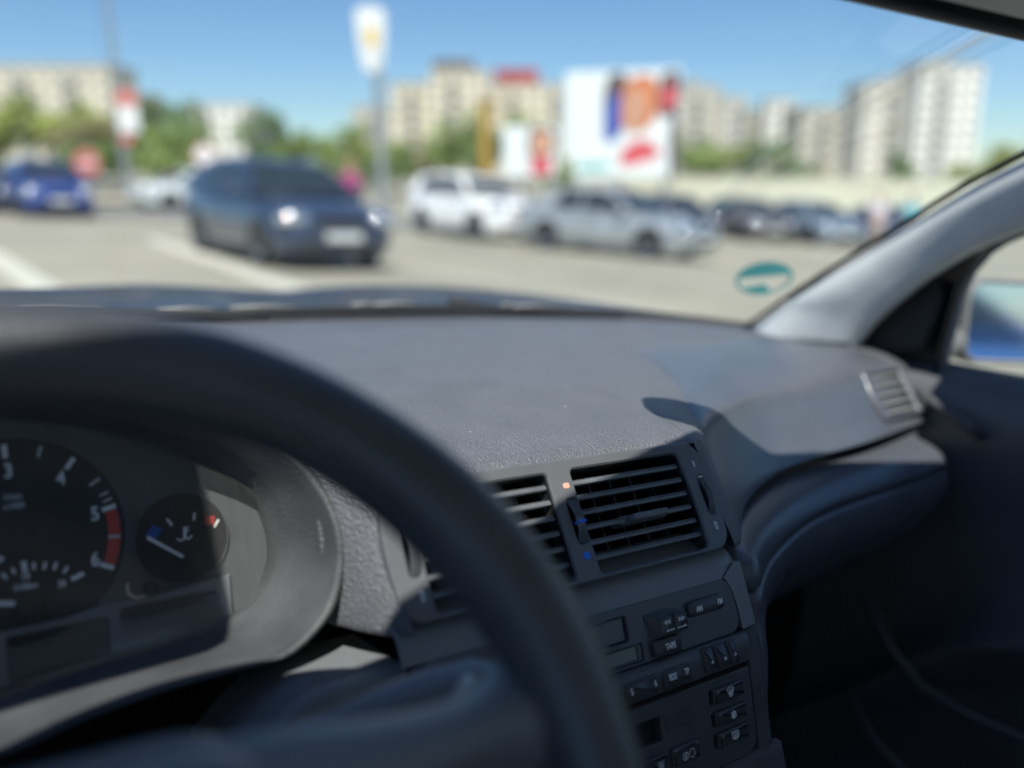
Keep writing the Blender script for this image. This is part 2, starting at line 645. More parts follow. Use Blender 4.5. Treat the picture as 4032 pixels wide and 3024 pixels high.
outer = bulge_outline(-0.1275, 0.1268, -0.0718, 0.0078, 0.011, 0.004, 0.006)
holeL = rrect(-0.1095, -0.0100, -0.0688, -0.0002, 0.0035, 4)
holeR = bulge_outline(0.0090, 0.1075, -0.0688, 0.0004, 0.0035, 0.0, 0.002)
slotC = rrect(-0.0012, 0.0066, -0.0478, -0.0186, 0.002, 3)
slotR = rrect(0.1190, 0.1250, -0.0468, -0.0182, 0.002, 3)
slotL = rrect(-0.1200, -0.1130, -0.0468, -0.0182, 0.002, 3)
vent = part('vent_panel', plate(VF, outer, [holeL, holeR, slotC, slotR, slotL], -0.012, 0.0015, 0.0011), 'satin',
            label='dark centre vent panel with two slatted air vents')


def cavity(name, lp, depth, parent, m='black', fr=VF):
    n = len(lp)
    v = [fr.p(u, w_, -0.0015) for u, w_ in lp] + [fr.p(u, w_, -depth) for u, w_ in lp]
    f = [(i, (i + 1) % n, (i + 1) % n + n, i + n) for i in range(n)] + [tuple(range(n, 2 * n))]
    return part(name, (v, f), m, parent)


cavity('duct', holeL, 0.055, vent)
cavity('duct', holeR, 0.055, vent)
for s_ in (slotC, slotR, slotL):
    cavity('wheel_slot', s_, 0.012, vent)


def slat_geo(u0, u1, w_, h, depth=0.015, th=0.0020, tilt=-0.10):
    """rounded blade running across the vent"""
    prof = [(0, th * 0.5), (0.0006, th * 0.9), (-0.0008, th), (-depth * 0.5, th * 0.9), (-depth, th * 0.4), (-depth, -th * 0.4), (-depth * 0.5, -th * 0.9), (-0.0008, -th), (0.0006, -th * 0.7), (0.001, 0)]
    rows = []
    for u in frange(u0, u1, 9):
        rows.append([VF.p(u, w_ + q + tilt * d, h + d) for d, q in prof])
    return grid(rows, closed=True)


for side, (a, b) in enumerate(((-0.1090, -0.0106), (0.0096, 0.1078))):
    for k in range(6):
        wv = -0.0080 - 0.0100 * k
        if side == 1 and k == 3:
            part('slat', slat_geo(a, 0.0445, wv, -0.0035), 'slat', vent, True, 40)
            part('slat', slat_geo(0.081, b, wv, -0.0035), 'slat', vent, True, 40)
        else:
            part('slat', slat_geo(a, b, wv, -0.0035), 'slat', vent, True, 40)
    for k in range(5):   # upright guide vanes behind the slats
        uc = a + (b - a) * (k + 0.6) / 5.2
        lean = 0.012 if side == 1 else -0.004
        v = []
        for w_ in (-0.067, -0.001):
            for h, du in ((-0.022, 0), (-0.040, lean)):
                for t in (-0.0006, 0.0006):
                    v.append(VF.p(uc + du + t, w_, h))
        part('vane', (v, [(0, 1, 3, 2), (4, 6, 7, 5), (0, 4, 5, 1), (2, 3, 7, 6), (0, 2, 6, 4), (1, 5, 7, 3)]), 'slat', vent)
# shut-off flap seen behind the left vent
rows = []
for k in range(19):
    a = math.radians(10 * k)
    rows.append([VF.p(-0.031 + r * math.cos(a), -0.026 + r * math.sin(a) * 0.8, -0.044 + 0.006 * math.sin(a)) for r in (0.017, 0.0215)])
part('flap_ring', grid(rows), 'greyplastic', vent, True)
part('flap_link', tube([VF.p(-0.060, -0.052, -0.040), VF.p(-0.024, -0.004, -0.040)], 0.0018, 8), 'greyplastic', vent, True)
# tab that aims the right-hand vent
tabo = plate(VF, rrect(0.0470, 0.0785, -0.0408, -0.0362, 0.0012, 3), (), -0.008, 0.0050, 0.0010)
tab = part('aiming_tab', tabo, 'slat', vent)
part('tab_web', fbox(VF, 0.0405, 0.0835, -0.0412, -0.0352, -0.014, -0.0036, 0.002), 'slat', vent)


def ribbed_wheel(uc, hw, w0, w1, parent, n, gap=None):
    """thumbwheel: a ribbed drum section showing through its slot"""
    wc, rad = 0.5 * (w0 + w1), 0.5 * (w1 - w0)
    R_ = rad * 1.35
    hc = -math.sqrt(R_ ** 2 - rad ** 2) - 0.0005
    rows = []
    a1 = math.asin(min(1, rad / R_))
    steps = n * 4
    for i in range(steps + 1):
        a = -a1 + 2 * a1 * i / steps
        rr = R_ + (0.0005 if (i % 4) in (1, 2) else -0.0005)
        t = i / steps
        if gap and abs(t - gap) < 0.09: rr = R_ - 0.0006
        rows.append([VF.p(uc + u, wc + rr * math.sin(a), hc + rr * math.cos(a)) for u in (-hw, -hw * 0.85, 0, hw * 0.85, hw)])
        rows[-1][0] = rows[-1][0] - VF.n * 0.0008
        rows[-1][-1] = rows[-1][-1] - VF.n * 0.0008
    return part('thumbwheel', grid(rows), 'slat', parent)


ribbed_wheel(0.1220, 0.0024, -0.0462, -0.0200, vent, 22)
ribbed_wheel(-0.1165, 0.0028, -0.0462, -0.0188, vent, 22)
ribbed_wheel(0.0027, 0.0033, -0.0472, -0.0192, vent, 18, gap=0.44)
for du in (-0.0019, 0.0003, 0.0025):
    part('blue_dot', drum(VF, 0.0024 + du, -0.0347, 0.00095, 0.0012, 0.0066, 12, 0.0002), 'blue', vent)
part('warm_mark', fbox(VF, -0.0004, 0.0046, -0.0118, -0.0082, 0.001, 0.0019, 0.001, 0.0002), 'orange', vent)
part('cold_mark', fbox(VF, -0.0010, 0.0040, -0.0580, -0.0535, 0.001, 0.0019, 0.001, 0.0002), 'blue', vent)
part('wheel_mark', fbox(VF, 0.1200, 0.1240, -0.0197, -0.0188, -0.001, 0.0019, 0.0003, 0.0001), 'white', vent)
part('open_mark', poly(VF, [(0.1195, -0.0118), (0.1204, -0.0118), (0.1204, -0.0068), (0.1195, -0.0068)], 0.0019), 'white', vent)


def ring_zero(uc, wc, hu, hw_, t, h, parent, fr=VF):
    o = rrect(uc - hu, uc + hu, wc - hw_, wc + hw_, hu * 0.95, 6)
    i = rrect(uc - hu + t, uc + hu - t, wc - hw_ + t, wc + hw_ - t, (hu - t) * 0.9, 6)
    return part('closed_mark', plate(fr, o, [i], h - 0.0006, h, 0.0001), 'white', parent)


ring_zero(0.1205, -0.0553, 0.0013, 0.0030, 0.00075, 0.0019, vent)
ring_zero(-0.1160, -0.0575, 0.0013, 0.0030, 0.00075, 0.0019, vent)

# ------------------------------------------------------------------ fascia trim round the radio
t24, t18 = math.radians(24), math.radians(18)
RF = Frame((0.335, 0.355, -0.2435), (1, 0, 0), (0, math.sin(t24), math.cos(t24)))     # w = -v
CF_ = Frame((0.335, 0.3296, -0.3006), (1, 0, 0), (0, math.sin(t18), math.cos(t18)))
prof = [(0.392, -0.2230), (0.378, -0.2262), (0.3685, -0.2292), (0.3615, -0.2332), (0.3575, -0.2385), (0.3548, -0.2440)]
rows = []
for Lx in frange(0.200, 0.4695, 40):
    k = max(0, (Lx - 0.452) / 0.0175)
    rows.append([V((Lx, f + 0.003 * k * k, u - 0.003 * k * k)) for f, u in [(q.x, q.y) for q in cr([(a_, b_, 0) for a_, b_ in prof], 16)]])
for dl, df, du in ((0.0022, 0.006, -0.004), (0.0036, 0.016, -0.005), (0.0042, 0.06, -0.005)):
    rows.append([V((0.4695 + dl, p.y + df, p.z + du)) for p in rows[39]])
trim = part('fascia_trim', grid(rows), 'trim', smooth=True)
# cheek of the trim to the right of the radio
o_ = [(0.1165, 0.0), (0.1215, -0.0085), (0.1240, -0.020), (0.1252, -0.0362), (0.1362, -0.0350), (0.1368, -0.0335), (0.1352, -0.015), (0.1342, 0.000), (0.1335, 0.007), (0.1290, 0.008)]
part('trim_cheek', plate(RF, o_[::-1], (), -0.050, 0.0012, 0.001), 'trim', trim)

# ------------------------------------------------------------------ radio
up_o = rrect(-0.1270, 0.1235, -0.0378, -0.0004, 0.0105, 6)
n_half = len(up_o) // 2
up_o = [(u, w_) if w_ > -0.02 else (u + (0.0018 if u > 0 else 0), max(w_, -0.0378)) for u, w_ in rrect(-0.1270, 0.1215, -0.0378, -0.0004, 0.0105, 6)]
cass = [(0.0222, -0.0075), (0.0222, -0.0212), (0.0075, -0.0222), (0.0040, -0.0206), (-0.095, -0.0206), (-0.095, -0.0070), (0.0020, -0.0070), (0.0045, -0.0062), (0.0205, -0.0062)][::-1]
cass = [(-0.095, -0.0206), (0.0040, -0.0206), (0.0066, -0.0222), (0.0208, -0.0222), (0.0222, -0.0208), (0.0222, -0.0076), (0.0208, -0.0062), (0.0045, -0.0062), (0.0022, -0.0072), (-0.095, -0.0072)]
dspl = rrect(-0.060, 0.0318, -0.0362, -0.0252, 0.0012, 3)
radio = part('radio', plate(RF, up_o, [cass, dspl], -0.010, 0.0006, 0.0006), 'panel', label='black car radio with cassette slot and white button legends')
part('cassette_flap', fbox(RF, -0.0945, 0.0214, -0.0215, -0.0068, -0.006, -0.0022, 0.001), 'satin', radio)
part('display', fbox(RF, -0.058, 0.0275, -0.0346, -0.0262, -0.006, -0.0016, 0.0008, 0.0003), 'lcd2', radio)
part('display_bezel', plate(RF, rrect(-0.0598, 0.0316, -0.0360, -0.0254, 0.001, 3), [rrect(-0.058, 0.0277, -0.0346, -0.0262, 0.0006, 3)], -0.006, -0.0008, 0.0005), 'panel', radio)
# lower button strip, standing a little proud and rounded over at the top
rows = []
for u in frange(-0.1265, 0.1250, 30):
    rows.append([RF.p(u, w_, h) for w_, h in ((-0.0378, -0.004), (-0.0384, 0.0002), (-0.0392, 0.0020), (-0.0408, 0.0034), (-0.0430, 0.0040), (-0.0520, 0.0030), (-0.0578, 0.0016), (-0.0600, -0.003))])
part('button_strip', grid(rows), 'panel', radio, True, 50)


def button(fr, u0, u1, w0, w1, h0, h1, parent, m='button', r=0.0015, dome=0.0007, name='button', slant=0.0):
    """key with rounded rim and slightly cambered face; slant leans the upright sides"""
    lp = rrect(u0, u1, w0, w1, r, 4)
    lp = [(u + slant * (w_ - w0), w_) for u, w_ in lp]
    rows = []
    for ins, h in ((0, h0), (0, h1 - 0.0011), (0.00025, h1 - 0.0005), (0.0008, h1), (0.0022, h1 + dome)):
        rows.append([fr.p(u, w_, h) for u, w_ in inset(lp, ins)])
    g_ = grid(rows, closed=True)
    n = len(lp)
    g_ = (g_[0], g_[1] + [tuple(range(4 * n, 5 * n))])
    return part(name, g_, m, parent, True, 50)


button(RF, 0.0740, 0.1088, -0.0190, -0.0088, -0.001, 0.0042, radio, r=0.0038, name='band_button')
text(RF, 'AM', 0.0825, -0.0145, 0.0050, 0.0052, M['white'], radio, sx=0.80)
text(RF, 'FM', 0.1030, -0.0138, 0.0050, 0.0052, M['white'], radio, sx=0.80)
# seek rocker with tall shoulders
for (a, b) in ((0.0432, 0.0562), (0.0567, 0.0692)):
    button(RF, a, b, -0.0244, -0.0128, -0.001, 0.0068, radio, r=0.0022, name='seek_button')
part('seek_hood', ([RF.p(0.0355, -0.0088, 0.0008), RF.p(0.0560, -0.0082, 0.0008), RF.p(0.0690, -0.0128, 0.0060), RF.p(0.0436, -0.0126, 0.0060), RF.p(0.0380, -0.0240, 0.0008), RF.p(0.0436, -0.0242, 0.0060)],
                   [(0, 3, 2, 1), (0, 4, 5, 3)]), 'button', radio)
Hh = 0.0076


def tri(fr, uc, wc, s, d, h, parent):
    # outlined triangle
    o3 = [(uc - d * s * 0.55, wc - s * 0.62), (uc + d * s * 0.75, wc), (uc - d * s * 0.55, wc + s * 0.62)]
    if d < 0: o3 = o3[::-1]
    i3 = [((u - uc - d * s * 0.0) * 0.45 + uc - d * s * 0.03, (w_ - wc) * 0.45 + wc) for u, w_ in o3]
    return plate(fr, o3, [i3], h - 0.0003, h, 0.00003)


part('seek_symbol', join(tri(RF, 0.0482, -0.0160, 0.0024, -1, Hh, radio), tri(RF, 0.0510, -0.0160, 0.0024, -1, Hh, radio)), 'white', radio)
part('seek_symbol', join(tri(RF, 0.0614, -0.0163, 0.0024, 1, Hh, radio), tri(RF, 0.0642, -0.0163, 0.0024, 1, Hh, radio)), 'white', radio)
part('arrow_symbol', join(poly(RF, [(0.0470, -0.0218), (0.0555, -0.0214), (0.0555, -0.0209), (0.0495, -0.0211), (0.0497, -0.0202)][::1], Hh)), 'white', radio)
part('arrow_symbol', join(poly(RF, [(0.0582, -0.0216), (0.0582, -0.0211), (0.0640, -0.0211), (0.0640, -0.0202), (0.0668, -0.0216)][::-1], Hh)), 'white', radio)
button(RF, 0.0378, 0.0625, -0.0364, -0.0256, -0.001, 0.0044, radio, r=0.0022, name='tape_button')
text(RF, 'TAPE', 0.0512, -0.0314, 0.0052, 0.0053, M['white'], radio, sx=0.75)
for (a, b) in ((0.0405, 0.0648), (0.0085, 0.0356), (-0.0240, 0.0035), (-0.0560, -0.0290), (-0.088, -0.061)):
    button(RF, a, b, -0.0565, -0.0447, -0.001, 0.0050, radio, r=0.0016, name='preset_button')
text(RF, 'RDS', 0.0475, -0.0500, 0.0055, 0.0059, M['white'], radio, sx=0.66)
text(RF, 'TP', 0.0602, -0.0496, 0.0054, 0.0059, M['white'], radio, sx=0.68)
text(RF, '5', 0.0122, -0.0502, 0.0054, 0.0059, M['white'], radio, sx=0.75)
text(RF, '6', 0.0322, -0.0500, 0.0056, 0.0059, M['white'], radio, sx=0.75)
for (a, b) in ((0.0800, 0.0905), (0.0913, 0.1035), (0.1041, 0.1122)):
    button(RF, a, b, -0.0560, -0.0400, -0.001, 0.0052, radio, r=0.0016, name='tuning_button', slant=-0.22)
part('tune_symbol', tri(RF, 0.0842, -0.0497, 0.0018, -1, 0.0061, radio), 'white', radio)
part('tune_symbol', tri(RF, 0.1074, -0.0497, 0.0020, 1, 0.0061, radio), 'white', radio)
text(RF, 'm', 0.0968, -0.0498, 0.0042, 0.0062, M['white'], radio, sx=0.8)

# ------------------------------------------------------------------ climate panel
co = [(u, w_) for u, w_ in rrect(-0.1265, 0.1232, -0.0555, 0.0006, 0.0015, 6)]
co = []
for u, w_ in rrect(-0.1265, 0.1232, -0.0560, 0.0006, 0.012, 8):
    if w_ > -0.025:
        u = -0.1265 if u < 0 else 0.1232
        w_ = 0.0006
    co.append((u, w_))
co = [p for i, p in enumerate(co) if i == 0 or p != co[i - 1]]
cdisp = rrect(-0.036, 0.0366, -0.0246, -0.0092, 0.001, 3)
clim = part('climate_panel', plate(CF_, co, [cdisp], -0.012, 0.0010, 0.0008), 'panel', label='black climate control panel with white symbols below the radio')
part('climate_display', fbox(CF_, -0.0358, 0.0352, -0.0240, -0.0096, -0.012, -0.0055, 0.0006, 0.0002), 'black', clim)
for k in range(5):
    w_ = -0.0104 - 0.00235 * k
    part('grille_rib', fbox(CF_, 0.0408, 0.0648, w_ - 0.0005, w_ + 0.0005, 0, 0.0019, 0.0003, 0.0003), 'panel', clim)
for k, w_ in enumerate((-0.0050, -0.0198, -0.0336)):
    button(CF_, 0.0826, 0.1130, w_ - 0.0098, w_, -0.001, 0.0040, clim, r=0.0008, name='climate_button', dome=0.0003)
    part('button_light', fbox(CF_, 0.0850, 0.0880, w_ - 0.0028, w_ - 0.0012, 0.002, 0.0044, 0.0003, 0.0001), 'trim', clim)
    part('button_shaft', fbox(CF_, 0.0812, 0.0823, w_ - 0.0090, w_ - 0.001, 0.0, 0.0022, 0.0003, 0.0002), 'black', clim)
button(CF_, 0.0405, 0.0648, -0.0425, -0.0306, -0.001, 0.0040, clim, r=0.0008, name='recirculation_button', dome=0.0003)
part('button_light', fbox(CF_, 0.0418, 0.0448, -0.0330, -0.0316, 0.002, 0.0044, 0.0003, 0.0001), 'trim', clim)
part('button_light', fbox(CF_, 0.0610, 0.0638, -0.0330, -0.0316, 0.002, 0.0044, 0.0003, 0.0001), 'trim', clim)
button(CF_, 0.0120, 0.0360, -0.0425, -0.0306, -0.001, 0.0040, clim, r=0.0008, name='fan_button', dome=0.0003)
button(CF_, -0.1130, -0.0826, -0.0146, -0.0050, -0.001, 0.0040, clim, r=0.0008, name='climate_button', dome=0.0003)

Hs = 0.0046


def ring_lp(uc, wc, ru, rw, t, fr, h, seg=20, a0=0, a1=360):
    lo, li = [], []
    for k in range(seg + 1):
        a = math.radians(a0 + (a1 - a0) * k / seg)
        lo.append((uc + ru * math.cos(a), wc + rw * math.sin(a)))
        li.append((uc + (ru - t) * math.cos(a), wc + (rw - t) * math.sin(a)))
    rows_ = [[fr.p(u, w_, h) for u, w_ in lo], [fr.p(u, w_, h) for u, w_ in li]]
    return grid(rows_, flip=True)


def polyline(fr, pts, t, h, closed=False):
    gs = []
    P = pts + [pts[0]] if closed else pts
    for a, b in zip(P, P[1:]):
        gs.append(stroke(fr, a, b, t, h))
    return join(*gs)


# windscreen demister symbol: fan shape with three wavy jets
c1u, c1w = 0.0985, -0.0098
part('demist_symbol', join(polyline(CF_, [(c1u - 0.0020, c1w - 0.0010), (c1u - 0.0031, c1w + 0.0024), (c1u - 0.0016, c1w + 0.0033), (c1u + 0.0016, c1w + 0.0033), (c1u + 0.0031, c1w + 0.0024), (c1u + 0.0020, c1w - 0.0010)], 0.0005, Hs, True),
    *[polyline(CF_, [(c1u + d, c1w + 0.0019), (c1u + d + 0.0004, c1w + 0.0008), (c1u + d - 0.0003, c1w - 0.0006), (c1u + d, c1w - 0.0030)], 0.0004, Hs + 0.0001) for d in (-0.0012, 0, 0.0012)]), 'white', clim)
# snowflake
c2u, c2w = 0.0988, -0.0248
fl = []
for k in range(6):
    a = math.radians(60 * k + 30)
    dx, dy = math.cos(a), math.sin(a)
    fl.append(stroke(CF_, (c2u, c2w), (c2u + dx * 0.0029, c2w + dy * 0.0029), 0.0006, Hs + 0.00003 * k))
    for s_ in (-1, 1):
        b = a + s_ * math.radians(55)
        fl.append(stroke(CF_, (c2u + dx * 0.0014, c2w + dy * 0.0014), (c2u + dx * 0.0014 + math.cos(b) * 0.0013, c2w + dy * 0.0014 + math.sin(b) * 0.0013), 0.0004, Hs + 0.0002 + 0.00003 * k))
part('snowflake_symbol', join(*fl), 'white', clim)
# rear window heater
c3u, c3w = 0.0985, -0.0384
part('rear_heater_symbol', join(polyline(CF_, [(c3u - 0.0030, c3w - 0.0014), (c3u - 0.0030, c3w + 0.0026), (c3u + 0.0030, c3w + 0.0026), (c3u + 0.0030, c3w - 0.0014)], 0.0005, Hs, True),
    *[polyline(CF_, [(c3u + d, c3w + 0.0018), (c3u + d + 0.0004, c3w + 0.0008), (c3u + d - 0.0003, c3w - 0.0006), (c3u + d, c3w - 0.0028)], 0.0004, Hs + 0.0001) for d in (-0.0014, 0, 0.0014)]), 'white', clim)
# recirculation: a ringed letter A and an open ring
part('recirculation_symbol', join(ring_lp(0.0508, -0.0376, 0.0026, 0.0026, 0.0005, CF_, Hs), ring_lp(0.0568, -0.0372, 0.0026, 0.0028, 0.0005, CF_, Hs, 20, 30, 200), ring_lp(0.0568, -0.0372, 0.0026, 0.0028, 0.0005, CF_, Hs, 20, 215, 380)), 'white', clim)
text(CF_, 'A', 0.0508, -0.0376, 0.0036, Hs + 0.0001, M['white'], clim, sx=0.7)
fan = []
for k in range(4):
    a = math.radians(90 * k + 45)
    fan.append(ring_lp(0.0292 + 0.0017 * math.cos(a), -0.0366 + 0.0017 * math.sin(a), 0.0012, 0.0012, 0.0004, CF_, Hs, 10))
fan.append(poly(CF_, [(0.0285, -0.0402), (0.0299, -0.0402), (0.0292, -0.0372)], Hs + 0.0001))
part('fan_symbol', join(*fan), 'white', clim)
# console below and the soft flank to the right
rows = []
sect = ((0.1256, -0.004), (0.1262, 0.0004), (0.1285, 0.0013), (0.1345, 0.0014), (0.1400, 0.0002), (0.1436, -0.004), (0.1450, -0.012), (0.1456, -0.04), (0.1460, -0.12))
for w_, dz in ((-0.0366, -0.010), (-0.0372, -0.002), (-0.0390, 0.0), (-0.046, 0.0), (-0.054, 0.0)):
    rows.append([RF.p(u, w_, h + dz) for u, h in sect])
for v_ in frange(0, 1, 14):
    rows.append([CF_.p(u - 0.0016, -0.004 - 0.058 * v_, h) for u, h in sect])
part('console_flank', grid(rows, flip=True), 'soft', smooth=True, angle=40)
rows = []
for u in frange(-0.150, 0.1466, 24):
    rows.append([CF_.p(u, w_, h) for w_, h in ((-0.0560, -0.004), (-0.0572, 0.0012), (-0.064, 0.0020), (-0.085, 0.004), (-0.14, 0.02), (-0.20, 0.06))])
part('console_lower', grid(rows), 'soft', smooth=True)

# ------------------------------------------------------------------ passenger bolster and glove box below the pad
CRE = [(0.455, 0.332), (0.484, 0.35), (0.515, 0.370), (0.549, 0.389), (0.607, 0.413), (0.665, 0.431), (0.738, 0.443), (0.839, 0.452), (0.96, 0.469), (1.03, 0.482)]
rows_u, rows_l = [], []
for Lx in frange(0.4660, 1.0, 64):
    fwd = 0.020 * max(0, (0.492 - Lx) / 0.020) ** 2
    fb = lerp_tab([(a, b) for a, b, c in BOT[1:]], Lx) + fwd
    fc = lerp_tab(CRE, Lx) + fwd
    end = max(0, (Lx - 0.955) / 0.045) ** 2
    e_ = 0.03 * end
    rows_u.append(cr([(Lx, fb + 0.030, -0.2350), (Lx, fb + 0.004, -0.2345), (Lx, fb - 0.008 + e_, -0.2365 - 0.006 * end), (Lx, (fb + fc) / 2 - 0.008 + e_, -0.2425 - 0.006 * end), (Lx, fc - 0.002 + e_, -0.2535), (Lx, fc + e_, -0.2592), (Lx, fc + 0.006 + e_, -0.2606)], 26))
    kk = clamp01((0.535 - Lx) / 0.060)
    lo = [(fc - 0.002 + e_, -0.305), (fc + 0.022 + e_, -0.345), (fc + 0.075, -0.40), (fc + 0.16, -0.46)]
    vt = [(fc - 0.020, -0.305), (fc - 0.032, -0.345), (fc - 0.046, -0.40), (fc - 0.058, -0.46)]
    lo = [(a[0] * (1 - kk) + b[0] * kk, a[1]) for a, b in zip(lo, vt)]
    rows_l.append(cr([(Lx, fc + 0.005 + e_, -0.2606), (Lx, fc - 0.0015 + e_, -0.2618), (Lx, fc - 0.0055 + e_, -0.266), (Lx, fc - 0.008 + e_, -0.280), *[(Lx, a, b) for a, b in lo]], 26))
part('dashboard_bolster', grid(rows_u), 'airbag', smooth=True, label='rounded dashboard bolster under the airbag cover')
part('glove_box', grid(rows_l), 'airbag', smooth=True, label='dark glove box lid below the bolster')

# side vent at the right-hand end of the dashboard
SF = Frame((0.9385, 0.5335, -0.1865), (1, 0.14, 0), (0, 0.64, 0.77))
svent = part('side_vent', plate(SF, bulge_outline(-0.053, 0.050, -0.031, 0.034, 0.006, 0.004, 0.004), [rrect(-0.043, 0.040, -0.026, 0.028, 0.003, 3)], -0.012, 0.0035, 0.0015), 'airbag', label='slatted side vent at the right end of the dashboard')
n_ = rrect(-0.043, 0.040, -0.026, 0.028, 0.003, 3)
cavity('duct', n_, 0.03, svent, 'black', SF)
for k in range(5):
    w_ = -0.0215 + 0.0112 * k
    part('slat', plate(SF, rrect(-0.0428, 0.0398, w_ - 0.0016, w_ + 0.0016, 0.0008, 2), (), -0.008, 0.0018, 0.0008), 'greyplastic', svent)

# ------------------------------------------------------------------ instrument binnacle
t22 = math.radians(22)
KF = Frame((0.038, 0.489, -0.195), (1, 0, 0), (0, math.sin(t22), math.cos(t22)))
MU = -0.0246
R0 = [(0.0196, -0.0717), (0.0535, -0.0695), (0.0863, -0.0664), (0.1032, -0.062), (0.118, -0.0545), (0.1285, -0.042), (0.1331, -0.0253), (0.1300, -0.0035), (0.1218, 0.0108), (0.1069, 0.0242), (0.0871, 0.0356), (0.0587, 0.0493), (0.02, 0.061)]
R1 = [(0.0168, -0.0791), (0.0494, -0.0765), (0.0852, -0.0737), (0.1030, -0.0690), (0.120, -0.0570), (0.1305, -0.043), (0.1362, -0.0253), (0.1338, -0.0015), (0.1258, 0.0138), (0.110, 0.0282), (0.090, 0.040), (0.06, 0.0535), (0.02, 0.065)]
R2 = [(0.0155, -0.0845), (0.051, -0.0806), (0.0903, -0.0796), (0.1130, -0.0785), (0.1345, -0.0650), (0.1440, -0.050), (0.1490, -0.0310), (0.1480, -0.0080), (0.1400, 0.0120), (0.1220, 0.032), (0.0980, 0.047), (0.063, 0.062), (0.02, 0.074)]


def ring_pts(R, bot, top, h, htop=0.0, sc_=1.0, n=96, dw=0.0):
    half = [(MU, bot)] + R + [(MU, top)]
    left = [(2 * MU - u, w_) for u, w_ in R[::-1]]
    P = [(u * 1.0, w_, 0) for u, w_ in half + left]
    out = []
    for q in cr(P, n, True):
        u = MU + (q.x - MU) * sc_
        w_ = -0.01 + (q.y + 0.01) * sc_ + dw
        k = max(0, min(1, (w_ + 0.03) / 0.08))
        au = abs(u - MU) - 0.150
        hump = (0.008 if htop < 0 else 0.0) * math.exp(-(au / 0.030) ** 2 - ((w_ - 0.022) / 0.024) ** 2)  # swells the hood corner so its shadow falls on the inner wall
        out.append(KF.p(u, w_, h + htop * k * k * (3 - 2 * k) + hump))
    return out


rb = [ring_pts(R0, -0.0765, 0.066, -0.004), ring_pts(R0, -0.0765, 0.066, 0.0135), ring_pts(R0, -0.0772, 0.0668, 0.0155, 0, 1.008), ring_pts(R1, -0.083, 0.070, 0.028), ring_pts(R1, -0.0838, 0.0706, 0.0305, 0, 1.006),
      ring_pts(R2, -0.0895, 0.078, 0.055, -0.017, 0.985), ring_pts(R2, -0.091, 0.079, 0.068, -0.026), ring_pts(R2, -0.091, 0.079, 0.071, -0.028, 1.008), ring_pts(R2, -0.091, 0.079, 0.0715, -0.028, 1.02), ring_pts(R2, -0.091, 0.079, 0.069, -0.026, 1.035), ring_pts(R2, -0.091, 0.079, 0.050, -0.02, 1.06), ring_pts(R2, -0.091, 0.079, 0.02, 0.0, 1.085), ring_pts(R2, -0.091, 0.079, -0.06, 0.0, 1.12)]
part('instrument_binnacle', grid(rb, closed=True), 'soft', smooth=True, label='hooded surround of the instruments behind the steering wheel')

# ------------------------------------------------------------------ instruments
n0 = ring_pts(R0, -0.0765, 0.066, 0.0, 0, 1.03)
clus = part('instrument_cluster', (n0, [tuple(range(len(n0)))]), 'cluster', label='instrument cluster with rev counter and temperature gauge')


def bar(a, b, wd, m, h=0.0032, name='tick'):
    return part(name, stroke(KF, a, b, wd, h), m, clus)


TC = (0.0, 0.0)
part('dial', join(disc(KF, 0, 0, 0.0545, 0.0016, 64)), 'dialface', clus)
part('dial_rim', arc_band(KF, 0, 0, 0.0545, 0.0562, 0, 360, 0.0028, 72), 'cluster', clus)
for k in range(0, 13):
    n2 = k / 2
    a = math.radians(-1.5 + 39.2 * (n2 - 3))
    big = k % 2 == 0
    r1, r0 = 0.0512, (0.0440 if big else 0.0450)
    if a < math.radians(-60): continue
    bar((r0 * math.sin(a), r0 * math.cos(a)), (r1 * math.sin(a), r1 * math.cos(a)), 0.0024 if big else 0.0014, 'print' if big else 'dim', 0.0036)
for n2 in (4.75, 4.87):
    a = math.radians(-1.5 + 39.2 * (n2 - 3))
    bar((0.046 * math.sin(a), 0.046 * math.cos(a)), (0.0508 * math.sin(a), 0.0508 * math.cos(a)), 0.0011, 'dim', 0.0036)
part('red_zone', arc_band(KF, 0, 0, 0.0452, 0.0512, -1.5 + 39.2 * 2.05, -1.5 + 39.2 * 2.95, 0.0030, 20), 'red', clus)
for n2, (u, w_) in {'3': (-0.0003, 0.0368), '4': (0.0240, 0.0300), '5': (0.0392, 0.0082), '6': (0.0372, -0.0166), '2': (-0.0245, 0.0292)}.items():
    text(KF, n2, u, w_, 0.0106, 0.0032, M['print'], clus, 'numeral', 0.85, 0.02)
text(KF, '1/min', 0.0006, 0.0232, 0.0046, 0.0032, M['dim'], clus, 'legend', 0.85)
text(KF, 'x1000', 0.0010, 0.0182, 0.0046, 0.0032, M['dim'], clus, 'legend', 0.85)
part('needle', stroke(KF, (-0.012, -0.011), (-0.0022, -0.0049), 0.0026, 0.0062), 'print', clus)
# fuel consumption scale in the foot of the dial
for i, (a, b) in enumerate((((-0.0066, -0.0158), (-0.0052, -0.0188)), ((-0.0022, -0.0138), (-0.0012, -0.0168)), ((0.0078, -0.0126), (0.0077, -0.0164)), ((0.0133, -0.0134), (0.0121, -0.0172)), ((0.0184, -0.0144), (0.0168, -0.0182)), ((0.0236, -0.0176), (0.0212, -0.0208)))):
    bar(a, b, 0.0014, 'print', 0.0036)
bar((0.0031, -0.0112), (0.0035, -0.0168), 0.0024, 'print', 0.0036)
bar((0.0247, -0.0248), (0.0309, -0.0226), 0.0024, 'print', 0.0036)
text(KF, '10', 0.0034, -0.0192, 0.0050, 0.0032, M['print'], clus, 'numeral')
text(KF, '20', 0.0201, -0.0263, 0.0050, 0.0032, M['print'], clus, 'numeral')
text(KF, 'l/100km', 0.0034, -0.0245, 0.0042, 0.0032, M['print'], clus, 'legend')
